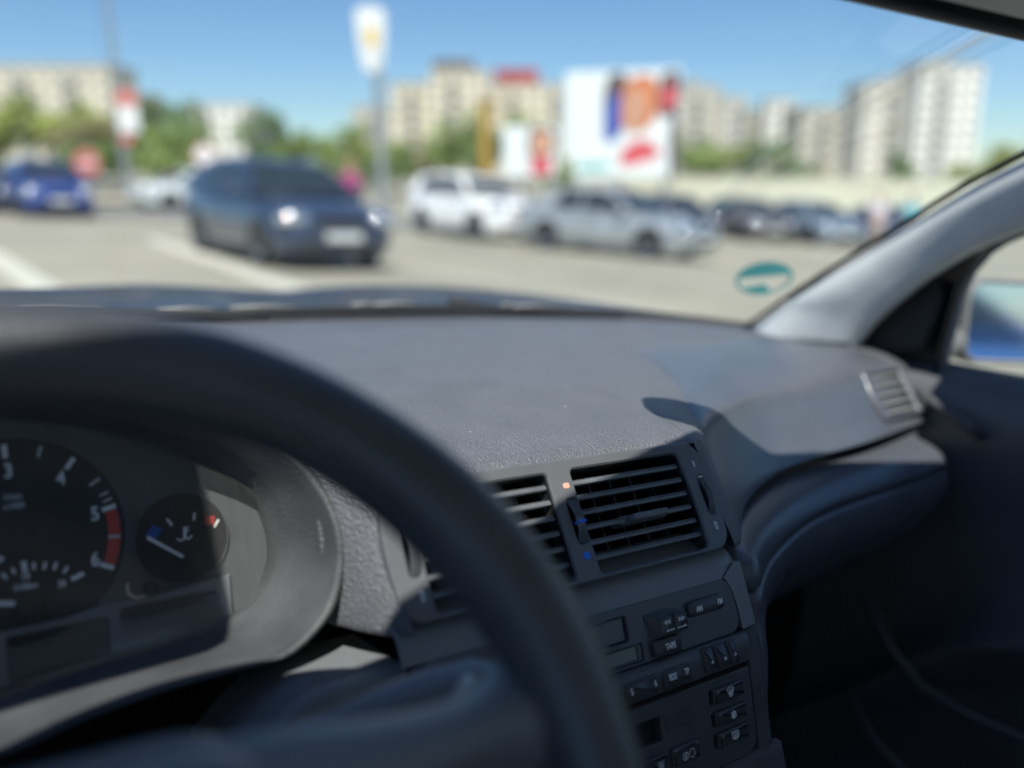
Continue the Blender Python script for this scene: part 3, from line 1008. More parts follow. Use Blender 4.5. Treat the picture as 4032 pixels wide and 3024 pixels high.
part('needle', stroke(KF, (-0.016, -0.0292), (0.0, -0.0325), 0.0026, 0.0062), 'print', clus)
# temperature gauge
part('dial', disc(KF, 0.0838, -0.0120, 0.0258, 0.0016, 48), 'dialface', clus)
part('dial_rim', arc_band(KF, 0.0838, -0.0120, 0.0258, 0.0266, 0, 360, 0.0024, 48), 'cluster', clus)
part('cold_mark', stroke(KF, (0.0665, -0.0092), (0.0708, -0.0038), 0.0058, 0.0032), 'dialblue', clus)
part('hot_mark', stroke(KF, (0.0974, -0.0040), (0.1028, -0.0046), 0.0050, 0.0032), 'red', clus)
bar((0.0762, 0.0002), (0.0788, -0.0040), 0.0012, 'print')
bar((0.0919, 0.0014), (0.0911, -0.0030), 0.0012, 'print')
bar((0.1052, -0.0046), (0.1022, -0.0088), 0.0012, 'print')
bar((0.0642, -0.0086), (0.0832, -0.0234), 0.0018, 'print', 0.0058, 'needle')
part('temperature_symbol', join(stroke(KF, (0.0856, -0.0060), (0.0852, -0.0122), 0.0017, 0.0032), stroke(KF, (0.0856, -0.0066), (0.0878, -0.0064), 0.0008, 0.0033), stroke(KF, (0.0856, -0.0084), (0.0878, -0.0082), 0.0008, 0.0033), polyline(KF, [(0.0806, -0.0120), (0.0826, -0.0136), (0.0850, -0.0126), (0.0874, -0.0132), (0.0890, -0.0114)], 0.0009, 0.0034)), 'print', clus)
part('needle_hub', drum(KF, 0.0858, -0.0255, 0.0042, 0.001, 0.0072, 24), 'black', clus)
part('needle_hub', drum(KF, 0.004, -0.0345, 0.0070, 0.001, 0.0072, 24), 'black', clus)
part('needle_hub', drum(KF, -0.0005, 0.0, 0.0095, 0.001, 0.0066, 24), 'black', clus)
# trip knob and the two displays
part('knob_ring', arc_band(KF, 0.0575, -0.0352, 0.0052, 0.0064, 150, 300, 0.0044, 20), 'chrome', clus)
part('trip_knob', drum(KF, 0.0632, -0.0374, 0.0036, 0, 0.0115, 20), 'black', clus)
part('bezel_strip', plate(KF, [(-0.090, -0.0795), (0.1075, -0.0645), (0.1085, -0.0375), (0.055, -0.0418), (0.038, -0.0412), (0.020, -0.0442), (-0.090, -0.0470)], [rrect(-0.0075, 0.0408, -0.0722, -0.0486, 0.002, 3), rrect(0.0475, 0.100, -0.0722, -0.0452, 0.002, 3)], 0.0, 0.0030, 0.0008), 'trim', clus)
part('display', fbox(KF, -0.0078, 0.0412, -0.0725, -0.0482, 0, 0.0014, 0.001, 0.0002), 'lcd', clus)
part('display', fbox(KF, 0.0472, 0.1003, -0.0725, -0.0448, 0, 0.0014, 0.001, 0.0002), 'lcd', clus)
# clear lens, slightly curved
rl = []
for k, s_ in enumerate((1.0, 0.8, 0.55, 0.3, 0.05)):
    rl.append(ring_pts(R0, -0.0765, 0.066, 0.0150 + 0.003 * (1 - s_ * s_), 0, s_ * 1.004))
gl = grid(rl, closed=True)
part('lens', (gl[0], gl[1] + [tuple(range(4 * 96, 5 * 96))]), 'lens', clus, True)

# ------------------------------------------------------------------ steering wheel
yw, tw = -0.05, math.radians(35)
e1 = V((math.cos(yw), math.sin(yw), 0))
e2 = V((0, math.sin(tw), math.cos(tw)))
e2 = (e2 - e1 * e1.dot(e2)).normalized()
WF = Frame((0.0134, 0.1964, -0.2028), e1, e2)
rows = []
NR = 160
for i in range(NR):
    a = 2 * math.pi * i / NR
    rad = V((math.sin(a), math.cos(a)))
    deg = math.degrees(a) % 360
    # thumb rests swell the rim a little at ten and two
    sw = 0.0016 * math.exp(-((deg - 58) / 16) ** 2) + 0.0016 * math.exp(-((deg - 302) / 16) ** 2)
    row = []
    for k in range(20):
        b = 2 * math.pi * k / 20
        rr, hh = (0.0174 + sw) * math.cos(b), (0.0172 + sw) * math.sin(b)
        q = rad * (0.1775 + rr)
        row.append(WF.p(q.x, q.y, hh))
    rows.append(row)
rows.append(rows[0])
wheel = part('steering_wheel', grid(rows, closed=True), 'leather', smooth=True, label='black leather steering wheel close to the camera')


def spoke(top, bot, hb):
    T, B = cr([(a, b, 0) for a, b in top], 24), cr([(a, b, 0) for a, b in bot], 24)
    rows_ = []
    for i in range(24):
        r_ = []
        for k in range(15):
            t = k / 14
            x = T[i].lerp(B[i], t)
            hh = hb[0] + (hb[1] - hb[0]) * (math.sin(math.pi * min(1, t * 1.15 + 0.02)) ** 0.55 if t < 0.85 else (1 - t) / 0.15 * 0.7)
            r_.append(WF.p(x.x, x.y, hh))
        rows_.append(r_)
    return grid(rows_)


for sgn in (1, -1):
    top = [(0.03 * sgn, 0.054), (0.07 * sgn, 0.0515), (0.10 * sgn, 0.0475), (0.125 * sgn, 0.0455), (0.141 * sgn, 0.047), (0.156 * sgn, 0.053), (0.170 * sgn, 0.066)]
    bot = [(0.03 * sgn, -0.03), (0.07 * sgn, -0.012), (0.10 * sgn, 0.004), (0.125 * sgn, 0.012), (0.141 * sgn, 0.012), (0.158 * sgn, 0.004), (0.172 * sgn, -0.012)]
    part('spoke', spoke(top, bot, (-0.024, 0.004)), 'trim', wheel, True, label=None)
    top = [(0.03 * sgn, -0.04), (0.06 * sgn, -0.07), (0.09 * sgn, -0.10), (0.12 * sgn, -0.125), (0.135 * sgn, -0.118)]
    bot = [(0.00 * sgn, -0.07), (0.03 * sgn, -0.10), (0.06 * sgn, -0.125), (0.085 * sgn, -0.15), (0.09 * sgn, -0.155)]
    part('spoke', spoke(top, bot, (-0.03, -0.008)), 'satin', wheel, True)
hub = [rrect(-0.082, 0.082, -0.088, 0.052, 0.040, 8)]
rows = []
for ins, h in ((-0.006, -0.05), (-0.001, -0.016), (0.002, -0.006), (0.007, 0.001), (0.015, 0.006), (0.03, 0.010)):
    rows.append([WF.p(u, w_, h) for u, w_ in inset(hub[0], ins)])
gh = grid(rows, closed=True)
nn = len(rows[0])
part('hub_cover', (gh[0], gh[1] + [tuple(range(5 * nn, 6 * nn))]), 'trim', wheel, True)

# ------------------------------------------------------------------ column shroud, stalk, knee panel
part('column_shroud', tube([V((0.0134, 0.46, -0.375)), V((0.0134, 0.40, -0.352)), V((0.0134, 0.33, -0.322)), V((0.0134, 0.27, -0.292)), V((0.0134, 0.24, -0.276))], [0.06, 0.06, 0.058, 0.054, 0.048], 28, True, sq=0.75), 'soft', smooth=True, angle=50)
rows = []
for Lx in frange(-0.36, 0.2075, 44):
    dr = 0.075 * clamp01((0.160 - Lx) / 0.10)
    fw = 0.012 * clamp01((0.160 - Lx) / 0.10)
    rows.append(cr([(Lx, 0.43, -0.2620 - dr), (Lx, 0.378 - fw, -0.2520 - dr), (Lx, 0.3690 - fw, -0.2500 - dr), (Lx, 0.362 - fw, -0.2545 - dr), (Lx, 0.356 - fw, -0.273 - dr * 0.8), (Lx, 0.328, -0.315 - dr * 0.5), (Lx, 0.31, -0.37 - dr * 0.3), (Lx, 0.32, -0.50)], 24))
part('knee_panel', grid(rows), 'trim', smooth=True, label='grey lower dashboard panel behind the steering wheel')
st = part('wiper_stalk', tube([V((0.05, 0.300, -0.232)), V((0.10, 0.296, -0.224)), V((0.14, 0.292, -0.2185)), V((0.155, 0.290, -0.2165)), V((0.175, 0.288, -0.2145)), V((0.200, 0.286, -0.2135)), V((0.210, 0.285, -0.2140)), V((0.2135, 0.2845, -0.2145))],
          [0.0065, 0.0075, 0.0085, 0.0115, 0.0130, 0.0128, 0.009, 0.002], 20, True, sq=0.78), 'trim', smooth=True, angle=60, label='wiper stalk with a pale symbol behind the wheel rim')
KS = Frame((0.186, 0.2755, -0.2090), (0.86, 0.5, 0.05), (0.2, -0.28, 0.93))
part('stalk_symbol', drum(KS, 0.002, 0.0, 0.0062, -0.003, 0.0012, 20), 'dim', st)
part('stalk_symbol_bar', stroke(KS, (-0.001, -0.003), (0.004, 0.003), 0.0014, 0.0020), 'black', st)

# ------------------------------------------------------------------ pillars, roof, windscreen
ROOF_U = 0.24
HEAD = [(-0.36, 0.06), (-0.25, 0.13), (-0.15, 0.148), (-0.09, 0.151), (-0.065, 0.156), (-0.035, 0.157), (0.0, 0.166), (0.03, 0.174), (0.145, 0.205), (0.22, 0.224), (0.275, 0.237), (0.376, 0.266), (0.48, 0.271), (0.54, 0.268), (0.60, 0.256), (0.66, 0.249), (0.745, 0.246), (0.775, 0.27), (0.81, 0.33), (0.87, 0.345), (0.95, 0.29), (1.02, 0.18)]  # front edge of the unseen roof, shaped to cast the dashboard shadow
Ls = frange(-0.355, 1.015, 36)


def headF(Lx): return lerp_tab(HEAD, Lx) - 0.45 * 0.03 * (1 - ((Lx - 0.335) / 0.7) ** 2) + 0.005


rows = []
for Lx in Ls:
    crown = 0.03 * (1 - ((Lx - 0.335) / 0.7) ** 2)
    f = headF(Lx)
    rows.append([V((Lx, f, ROOF_U - 0.03 + crown)), V((Lx, f - 0.03, ROOF_U - 0.022 + crown)), V((Lx, f - 0.2, ROOF_U + 0.01 + crown)), V((Lx, f - 0.7, ROOF_U + 0.03 + crown)), V((Lx, -1.5, ROOF_U - 0.02 + crown)),
                 V((Lx, -1.5, ROOF_U + 0.03 + crown)), V((Lx, f - 0.7, ROOF_U + 0.07 + crown)), V((Lx, f - 0.2, ROOF_U + 0.05 + crown)), V((Lx, f - 0.01, ROOF_U + 0.012 + crown))])
part('roof', grid(rows, closed=True), 'rooflin', smooth=True, angle=40)
rows = []
for Lx in Ls:
    crown = 0.03 * (1 - ((Lx - 0.335) / 0.7) ** 2)
    ff = lerp_tab(FAR, max(-0.42, min(1.035, (Lx - 0.335) * 1.02 + 0.335))) + 0.03
    top = V((Lx, headF(Lx) + 0.004, ROOF_U - 0.024 + crown))
    bot = V(((Lx - 0.335) * 1.02 + 0.335, ff, -0.176))
    rows.append([bot.lerp(top, t) + V((0, 0, 0.035 * math.sin(math.pi * t))) for t in frange(0, 1, 16)])
wsrows = rows
wscreen = part('windscreen', grid(rows), 'windscreen', smooth=True)


def on_screen(Lx, t):
    x = (Lx - Ls[0]) / (Ls[-1] - Ls[0]) * (len(Ls) - 1)
    i = max(0, min(len(Ls) - 2, int(x)))
    y = t * 15
    j = max(0, min(14, int(y)))
    a = wsrows[i][j].lerp(wsrows[i + 1][j], x - i)
    b = wsrows[i][j + 1].lerp(wsrows[i + 1][j + 1], x - i)
    return a.lerp(b, y - j)


def pillar(name, A, B, inner, m, mirror=False):
    A, B = cr(A, 24), cr(B, 24)
    rows_ = []
    for a, b in zip(A, B):
        mid = (a + b) / 2 + V(inner) * (b - a).length
        o = V((0.06, 0.02, 0.0))
        r_ = cr([a + o, a + o * 0.15, a.lerp(mid, 0.55) + V(inner) * (b - a).length * 0.20, mid, mid.lerp(b, 0.5) + V(inner) * (b - a).length * 0.14, b + o * 0.1, b + o], 18)
        if mirror: r_ = [V((0.67 - p.x, p.y, p.z)) for p in r_]
        rows_.append(r_)
    return part(name, grid(rows_), m, smooth=True)


PA = [(1.012, 0.83, -0.17), (1.003, 0.765, -0.122), (0.998, 0.735, -0.100), (0.965, 0.575, 0.002), (0.93, 0.434, 0.083), (0.84, 0.13, 0.215), (0.80, -0.02, 0.25)]
PB = [(1.00, 0.64, -0.17), (0.992, 0.618, -0.130), (0.985, 0.580, -0.086), (0.975, 0.515, -0.030), (0.955, 0.424, 0.018), (0.875, 0.10, 0.15), (0.85, -0.06, 0.20)]
pl_r = pillar('windscreen_pillar', PA, PB, (-0.16, -0.02, 0.06), 'headliner')
pl_r['label'] = 'pale grey windscreen pillar on the right'
pillar('windscreen_pillar', PA, PB, (-0.16, -0.02, 0.06), 'headliner', True)
for sgn in (0, 1):    # black seal along the front edge of the pillar
    P = [V(p) + V((-0.001, 0.004, 0.002)) for p in cr(PA, 24)]
    if sgn: P = [V((0.67 - p.x, p.y, p.z)) for p in P]
    part('windscreen_seal', tube(P, 0.0035, 8), 'rubber', smooth=True)

# green round sticker on the glass, lower right corner
SKF = Frame((0.967, 0.7627, -0.076), (0.0326, -0.0508, 0.0125), (-0.0298, -0.0171, 0.0399))
stk = part('windscreen_sticker', ring_lp(0, 0, 0.039, 0.031, 0.005, SKF, 0.002, 32), 'sticker', label='round green sticker on the windscreen beside the pillar')
half = [(0.034 * math.cos(a), 0.0265 * math.sin(a)) for a in [math.radians(d) for d in range(8, 173, 6)]]
part('sticker_field', poly(SKF, half, 0.0022, 0.0018), 'sticker', stk)
part('sticker_field', poly(SKF, [(-0.028, -0.013), (-0.012, -0.027), (0.010, -0.026), (0.002, -0.010)], 0.0022, 0.0018), 'sticker', stk)

# rear-view mirror
MF = Frame((0.466, 0.277, 0.151), (1, -0.35, -0.05), (0.02, 0.10, 1))
lpm = []
for u, w_ in rrect(-0.135, 0.135, -0.031, 0.031, 0.024, 8):
    lpm.append((u, w_ - 0.006 * (1 - (u / 0.135) ** 2) * (1 if w_ < 0 else -0.6)))
rows = []
for ins, h in ((0.014, -0.030), (0.004, -0.024), (0.0, -0.012), (0.0, 0.000), (0.003, 0.003)):
    rows.append([MF.p(u, w_, h) for u, w_ in inset(lpm, ins)])
gm = grid(rows, closed=True)
nm = len(lpm)
rvm = part('rear_view_mirror', (gm[0], gm[1] + [tuple(range(nm))]), 'black', smooth=True, angle=50, label='black rear-view mirror cut off by the top edge of the photo')
part('mirror_glass', poly(MF, inset(lpm, 0.004), 0.0034, 0.003), 'mirror', rvm)
part('mirror_stem', tube([MF.p(0.03, 0.02, -0.008), MF.p(0.03, 0.05, 0.01), MF.p(0.03, 0.075, 0.05)], 0.008, 10), 'black', rvm, True)

# unseen folded-down plate above the driver, added and outlined to shade the instruments
VSF = Frame((0.0, 0.24, 0.186), (1, 0.0, 0.0), (0, 0.952, -0.306))
vo = [(-0.33, 0.0), (-0.060, 0.0), (-0.046, 0.006), (-0.040, 0.02), (-0.006, 0.10), (0.010, 0.138), (0.0, 0.150), (-0.33, 0.150)]
visor_blocker = part('added_visor', plate(VSF, vo, (), -0.008, 0.008, 0.003), 'rooflin')
part('added_visor_rod', tube([VSF.p(-0.30, 0.01, 0.0), VSF.p(-0.33, -0.08, 0.02)], 0.005, 8), 'rooflin', visor_blocker)

# ------------------------------------------------------------------ doors
def door(sx):
    def m(p): return V(p) if sx > 0 else V((0.67 - p[0], p[1], p[2]))
    rows_ = []
    for F_ in frange(-0.9, 0.66, 30):
        k = max(0, (F_ - 0.50) / 0.16)
        arm = lerp_tab([(-0.9, -0.37), (0.30, -0.40), (0.38, -0.43), (0.44, -0.47), (0.50, -0.54), (0.66, -0.70)], F_)
        sill = -0.160 - 0.002 * k
        rows_.append([m(p) for p in cr([(1.056, F_, sill + 0.004), (1.046, F_, sill + 0.001), (1.030, F_, sill - 0.006), (1.014, F_, sill - 0.022), (1.006, F_, sill - 0.05), (1.010, F_, sill - 0.10), (1.022, F_, (sill + arm) / 2 - 0.03), (1.02, F_, arm + 0.05), (0.985, F_, arm + 0.012), (0.958, F_, arm), (0.952, F_, arm - 0.014), (0.975, F_, arm - 0.05), (1.0, F_, arm - 0.12), (1.01, F_, -0.95)], 44)])
    d_ = part('door', grid(rows_), 'doorskin', smooth=True, label='dark passenger door panel' if sx > 0 else 'dark driver door panel')
    part('door_handle', tube([m((1.000, 0.545, -0.186)), m((0.990, 0.52, -0.190)), m((0.986, 0.49, -0.199)), m((0.988, 0.465, -0.212)), m((1.0, 0.452, -0.224))], [0.005, 0.008, 0.0095, 0.009, 0.006], 12, True, sq=0.7), 'soft', d_, True)
    # soft line where the armrest pad begins
    part('armrest_piping', tube([m((0.955, 0.53, -0.448)), m((0.951, 0.488, -0.493)), m((0.948, 0.442, -0.520)), m((0.947, 0.382, -0.524)), m((0.947, 0.30, -0.516)), m((0.947, 0.1, -0.50))], 0.006, 10), 'doorskin', d_, True)
    part('map_pocket_edge', tube([m((0.93, 0.52, -0.565)), m((0.92, 0.47, -0.60)), m((0.915, 0.38, -0.63)), m((0.915, 0.1, -0.66))], 0.006, 10), 'doorskin', d_, True)
    # mirror sail, window frame, sill strip
    sail = [(0.76, -0.185), (0.535, -0.165), (0.533, -0.11), (0.527, -0.052), (0.500, -0.008), (0.40, 0.048), (0.30, 0.095), (0.30, 0.13), (0.44, 0.085), (0.60, 0.0), (0.76, -0.10)]
    SFm = Frame(m((1.046, 0, 0)), (0, 1, 0), (0, 0, 1))
    part('mirror_sail', plate(SFm, sail if sx > 0 else sail, (), -0.02, 0.004, 0.002), 'black', d_)
    part('sail_cap', plate(SFm, [(q.x, q.y) for q in cr([(0.70, -0.148, 0), (0.57, -0.145, 0), (0.548, -0.12, 0), (0.545, -0.06, 0), (0.60, -0.045, 0)], 20, True)], (), -0.026, -0.020, 0.002) if sx > 0 else plate(SFm, rrect(0.56, 0.66, -0.14, -0.06, 0.02), (), 0.0, 0.01, 0.002), 'black', d_)
    fp = [m(p) for p in ((1.050, 0.537, -0.166), (1.044, 0.534, -0.150), (1.043, 0.531, -0.11), (1.042, 0.524, -0.052), (1.036, 0.494, -0.006), (1.022, 0.400, 0.050), (1.0, 0.28, 0.10), (0.94, 0.0, 0.18), (0.93, -0.3, 0.20))]
    part('window_frame', tube(cr(fp, 40), 0.0060, 10), 'greyplastic', d_, True)
    part('window_sill_strip', tube([m((1.052, 0.535, -0.158)), m((1.052, 0.2, -0.155)), m((1.052, -0.3, -0.152))], 0.0055, 8), 'greyplastic', d_, True)
    gv = [m((1.058, 0.535, -0.160)), m((1.055, 0.527, -0.052)), m((1.046, 0.494, -0.002)), m((1.030, 0.400, 0.055)), m((1.005, 0.28, 0.105)), m((0.95, 0.0, 0.185)), m((0.94, -0.3, 0.205)), m((1.058, -0.3, -0.155))]
    part('window_glass', (gv, [tuple(range(8))]), 'sideglass', d_)
    # door post behind the window
    part('door_post', tube([m((1.04, -0.32, -0.16)), m((0.93, -0.36, 0.22))], 0.03, 10), 'headliner', d_, True)
    return d_


door(1)
door(-1)

# outside mirror on the right
OM = Frame((1.262, 0.556, -0.108), V((0.93, -0.36, 0.0)), V((0.02, 0.08, 1)))
lpo = rrect(-0.088, 0.088, -0.062, 0.055, 0.028, 8)
rows = []
for ins, h in ((0.03, -0.085), (0.012, -0.07), (0.002, -0.04), (-0.001, -0.01), (0.0, 0.004), (0.0035, 0.006), (0.0065, 0.003)):
    rows.append([OM.p(u, w_, h) for u, w_ in inset(lpo, ins)])
go = grid(rows, closed=True)
om = part('wing_mirror', (go[0], go[1] + [tuple(range(len(lpo)))]), 'greyplastic', smooth=True, angle=50, label='wing mirror outside the right window with a blue reflection')
part('mirror_glass', poly(OM, inset(lpo, 0.0062), 0.0030, 0.0020), 'mirror', om)
part('mirror_arm', tube([OM.p(-0.06, -0.03, -0.03), V((1.12, 0.60, -0.15)), V((1.055, 0.62, -0.145))], 0.024, 12), 'greyplastic', om, True)

# ------------------------------------------------------------------ bonnet, cowl and wipers
rows = []
for Lx in frange(-0.52, 1.24, 60):
    x = (Lx - 0.335)
    r_ = []
    for F_ in frange(1.04, 2.35, 26):
        s = (F_ - 1.04) / 1.31
        ridge = 0.020 * math.exp(-((abs(x) - (0.56 - 0.16 * s)) / 0.17) ** 2) + 0.014 * math.exp(-(x / 0.16) ** 2)
        edge = -0.16 * max(0, (abs(x) - 0.72) / 0.16) ** 2.2
        z = -0.1705 + ridge + edge - 0.010 * s - 0.20 * s ** 2.2 - (0.012 if F_ < 1.05 else 0.0) * 0
        r_.append(V((Lx, F_ - 0.28 * max(0, abs(x) - 0.1) ** 2 * (1 - s) * 1.3, z)))
    rows.append(r_)
part('bonnet', grid(rows), 'bonnet', smooth=True, label='dark bonnet beyond the windscreen')
rows = []
for Lx in frange(-0.45, 1.12, 40):
    ff = lerp_tab(FAR, max(-0.42, min(1.035, Lx)))
    x = Lx - 0.335
    rows.append([V((Lx, ff + 0.013, -0.172)), V((Lx, ff + 0.020, -0.1545)), V((Lx, ff + 0.045, -0.1490)), V((Lx, ff + 0.070, -0.1500)), V((Lx, ff + 0.085, -0.175))])
part('cowl', grid(rows), 'cowl', smooth=True)
for k, (a, b) in enumerate(((-0.25, 0.34), (0.30, 0.86))):
    P = []
    for i in range(14):
        Lx = a + (b - a) * i / 13
        ff = lerp_tab(FAR, max(-0.42, min(1.0, Lx)))
        P.append(V((Lx, ff + 0.028 - 0.02 * (i / 13) ** 2, -0.150 + 0.004 * math.sin(i / 13 * math.pi))))
    wp = part('wiper', tube(P, 0.0045, 8), 'rubber', smooth=True)
    for i, ln in ((3, 0.035), (4, 0.012), (7, 0.022), (8, 0.05), (11, 0.03)) if k == 0 else ((1, 0.04), (4, 0.018), (5, 0.03), (9, 0.012), (10, 0.04)):
        part('wiper_bracket', tube([P[i] + V((-ln, 0.006, 0.004)), P[i] + V((0, 0.006, 0.006)), P[i] + V((ln, 0.006, 0.004))], 0.0026, 8), 'greyplastic', wp, True)
    part('wiper_arm', tube([P[7] + V((0, 0.008, 0.008)), P[7] + V((0.12 if k else -0.12, 0.05, -0.012))], 0.006, 8), 'cowl', wp, True)

# ------------------------------------------------------------------ rest of the cabin (closes it against light from below)
part('cabin_floor', box((0.335, -0.2, -0.88), (1.5, 2.4, 0.02)), 'carpet')
part('firewall', box((0.335, 0.80, -0.56), (1.5, 0.03, 0.68)), 'carpet')
part('kick_panel', box((1.07, 0.76, -0.56), (0.03, 0.32, 0.74)), 'carpet')
part('rear_bulkhead', box((0.335, -1.25, -0.48), (1.5, 0.25, 0.75)), 'carpet')
def seat(cx):  # unseen seats, added in pale cloth to bounce light onto the dashboard
    rows_ = []
    for t in frange(0, 1, 12):
        z = -0.62 + 0.66 * t
        wd = 0.25 - 0.05 * t
        f0 = -0.36 - 0.20 * t
        rows_.append([V((cx + wd * math.cos(a) * (1 + 0.05 * math.cos(2 * a)), f0 + 0.07 * math.sin(a) * (1.1 - 0.3 * t), z)) for a in [2 * math.pi * k / 20 for k in range(20)]])
    g1 = grid(rows_, closed=True)
    g1 = (g1[0], g1[1] + [tuple(range(11 * 20, 12 * 20))])
    s_ = part('seat', g1, 'seat', smooth=True, angle=60)
    rows_ = []
    for t in frange(0, 1, 8):
        rows_.append([V((cx + 0.25 * math.cos(a), -0.14 + 0.26 * math.sin(a), -0.78 + 0.19 * t - 0.03 * t * math.sin(a))) for a in [2 * math.pi * k / 20 for k in range(20)]])
    g1 = grid(rows_, closed=True)
    part('seat_cushion', (g1[0], g1[1] + [tuple(range(7 * 20, 8 * 20))]), 'seat', s_, True, 60)
seat(0.70)
seat(-0.03)

# =================================================================== OUTSIDE
def clampf(x, a, b): return max(a, min(b, x))


def gz(x, y):
    """height of the sloping car park; it falls gently to the right and away from us, then levels out"""
    cx = 45 * math.tanh(x / 45)
    cy = 34 * math.tanh(y / 34) if y > 0 else 12 * math.tanh(y / 12)
    cy2 = y if 0 < y < 14 else cy
    k = clampf((y - 10) / 10, 0, 1)
    return -0.05 * cx - 0.035 * (y if 0 <= y <= 10 else (cy if y < 0 else y * (1 - k) + (20 + 16 * math.tanh((y - 20) / 16)) * k))


def gn(x, y):
    e = 0.5
    return V((-(gz(x + e, y) - gz(x - e, y)) / (2 * e), -(gz(x, y + e) - gz(x, y - e)) / (2 * e), 1)).normalized()


def ground_mat(name, c1, c2, scale, rough=0.9, stain=0.15):
    m = mat(name, c1, rough, bump=('noise', 60, 0.004))
    n, l = m.node_tree.nodes, m.node_tree.links
    b = n['Principled BSDF']
    tc = n.new('ShaderNodeTexCoord')
    a = n.new('ShaderNodeTexNoise')
    a.inputs['Scale'].default_value = scale
    a.inputs['Detail'].default_value = 8
    a.inputs['Roughness'].default_value = 0.65
    l.new(tc.outputs['Object'], a.inputs['Vector'])
    r = n.new('ShaderNodeValToRGB')
    r.color_ramp.elements[0].position = 0.32
    r.color_ramp.elements[1].position = 0.68
    r.color_ramp.elements[0].color = (*c1, 1)
    r.color_ramp.elements[1].color = (*c2, 1)
    l.new(a.outputs[0], r.inputs[0])
    l.new(r.outputs[0], b.inputs['Base Color'])
    return m


M['ground'] = ground_mat('car_park_surface', (0.24, 0.23, 0.18), (0.385, 0.365, 0.29), 0.28)
M['road'] = ground_mat('asphalt', (0.15, 0.155, 0.15), (0.21, 0.21, 0.20), 0.6)
M['paving'] = ground_mat('paving', (0.36, 0.32, 0.26), (0.44, 0.40, 0.33), 0.8)
M['paint'] = ground_mat('road_paint', (0.50, 0.49, 0.41), (0.62, 0.60, 0.51), 3.0)

co_ = [-2500, -900, -350, -180] + [-120 + 6 * i for i in range(41)] + [180, 350, 900, 2500]
cy_ = [-900, -300, -120, -60, -30] + [-15 + 3 * i for i in range(40)] + [115, 140, 180, 260, 500, 1200, 4000]
rows = [[V((x, y, gz(x, y))) for x in co_] for y in cy_]
tag(mesh('ground', grid(rows), M['ground'], None, True), kind='structure')


def sheet(name, a, b, wd, lift, m, n=24, kind='structure'):
    A, B = V((*a, 0)), V((*b, 0))
    d = (B - A).normalized()
    s = V((-d.y, d.x, 0)) * wd / 2
    rows_ = []
    for i in range(n + 1):
        p = A.lerp(B, i / n)
        rows_.append([V((q.x, q.y, gz(q.x, q.y) + lift)) for q in [p - s + s * 2 * k / 8 for k in range(9)]])
    return tag(mesh(name, grid(rows_), m, None, True), kind=kind)


sheet('road', (-60, 13.5), (-2.5, 29.5), 6.5, 0.02, M['road'], 60)
sheet('pavement', (-60, 22.0), (-9, 37.5), 5.0, 0.13, M['paving'], 40)
for a, b, wd in (((-8.4, 13.4), (-3.6, 7.0), 0.34), ((-6.9, 16.4), (-1.2, 7.5), 0.36), ((-1.8, 13.5), (2.4, 7.6), 0.14), ((1.6, 15.0), (5.6, 9.6), 0.14), ((5.0, 16.5), (8.6, 11.4), 0.14)):
    sheet('parking_line', a, b, wd, 0.008, M['paint'], 20)

# ------------------------------------------------------------------ parked cars
CM = {
    'glass': mat('car_glass', (0.02, 0.03, 0.035), 0.06, spec=0.8, var=(2, 0.05)),
    'tyre': mat('tyre', (0.02, 0.02, 0.02), 0.8, var=(10, 0.1)),
    'rim': mat('alloy', (0.42, 0.43, 0.44), 0.3, metal=0.8, var=(10, 0.05)),
    'lamp': mat('headlamp', (0.85, 0.87, 0.88), 0.10, spec=0.9, metal=0.9, var=(10, 0.05)),
    'tail': mat('tail_lamp', (0.30, 0.02, 0.02), 0.15, var=(10, 0.05)),
    'plate': mat('number_plate', (0.70, 0.72, 0.70), 0.5, var=(20, 0.04)),
    'dark': mat('bumper_plastic', (0.025, 0.026, 0.028), 0.5, var=(10, 0.1)),
}


def paint(name, col, metal=0.25, rough=0.35):
    return mat(name, col, rough, metal=metal, coat=1.0, var=(3, 0.06))


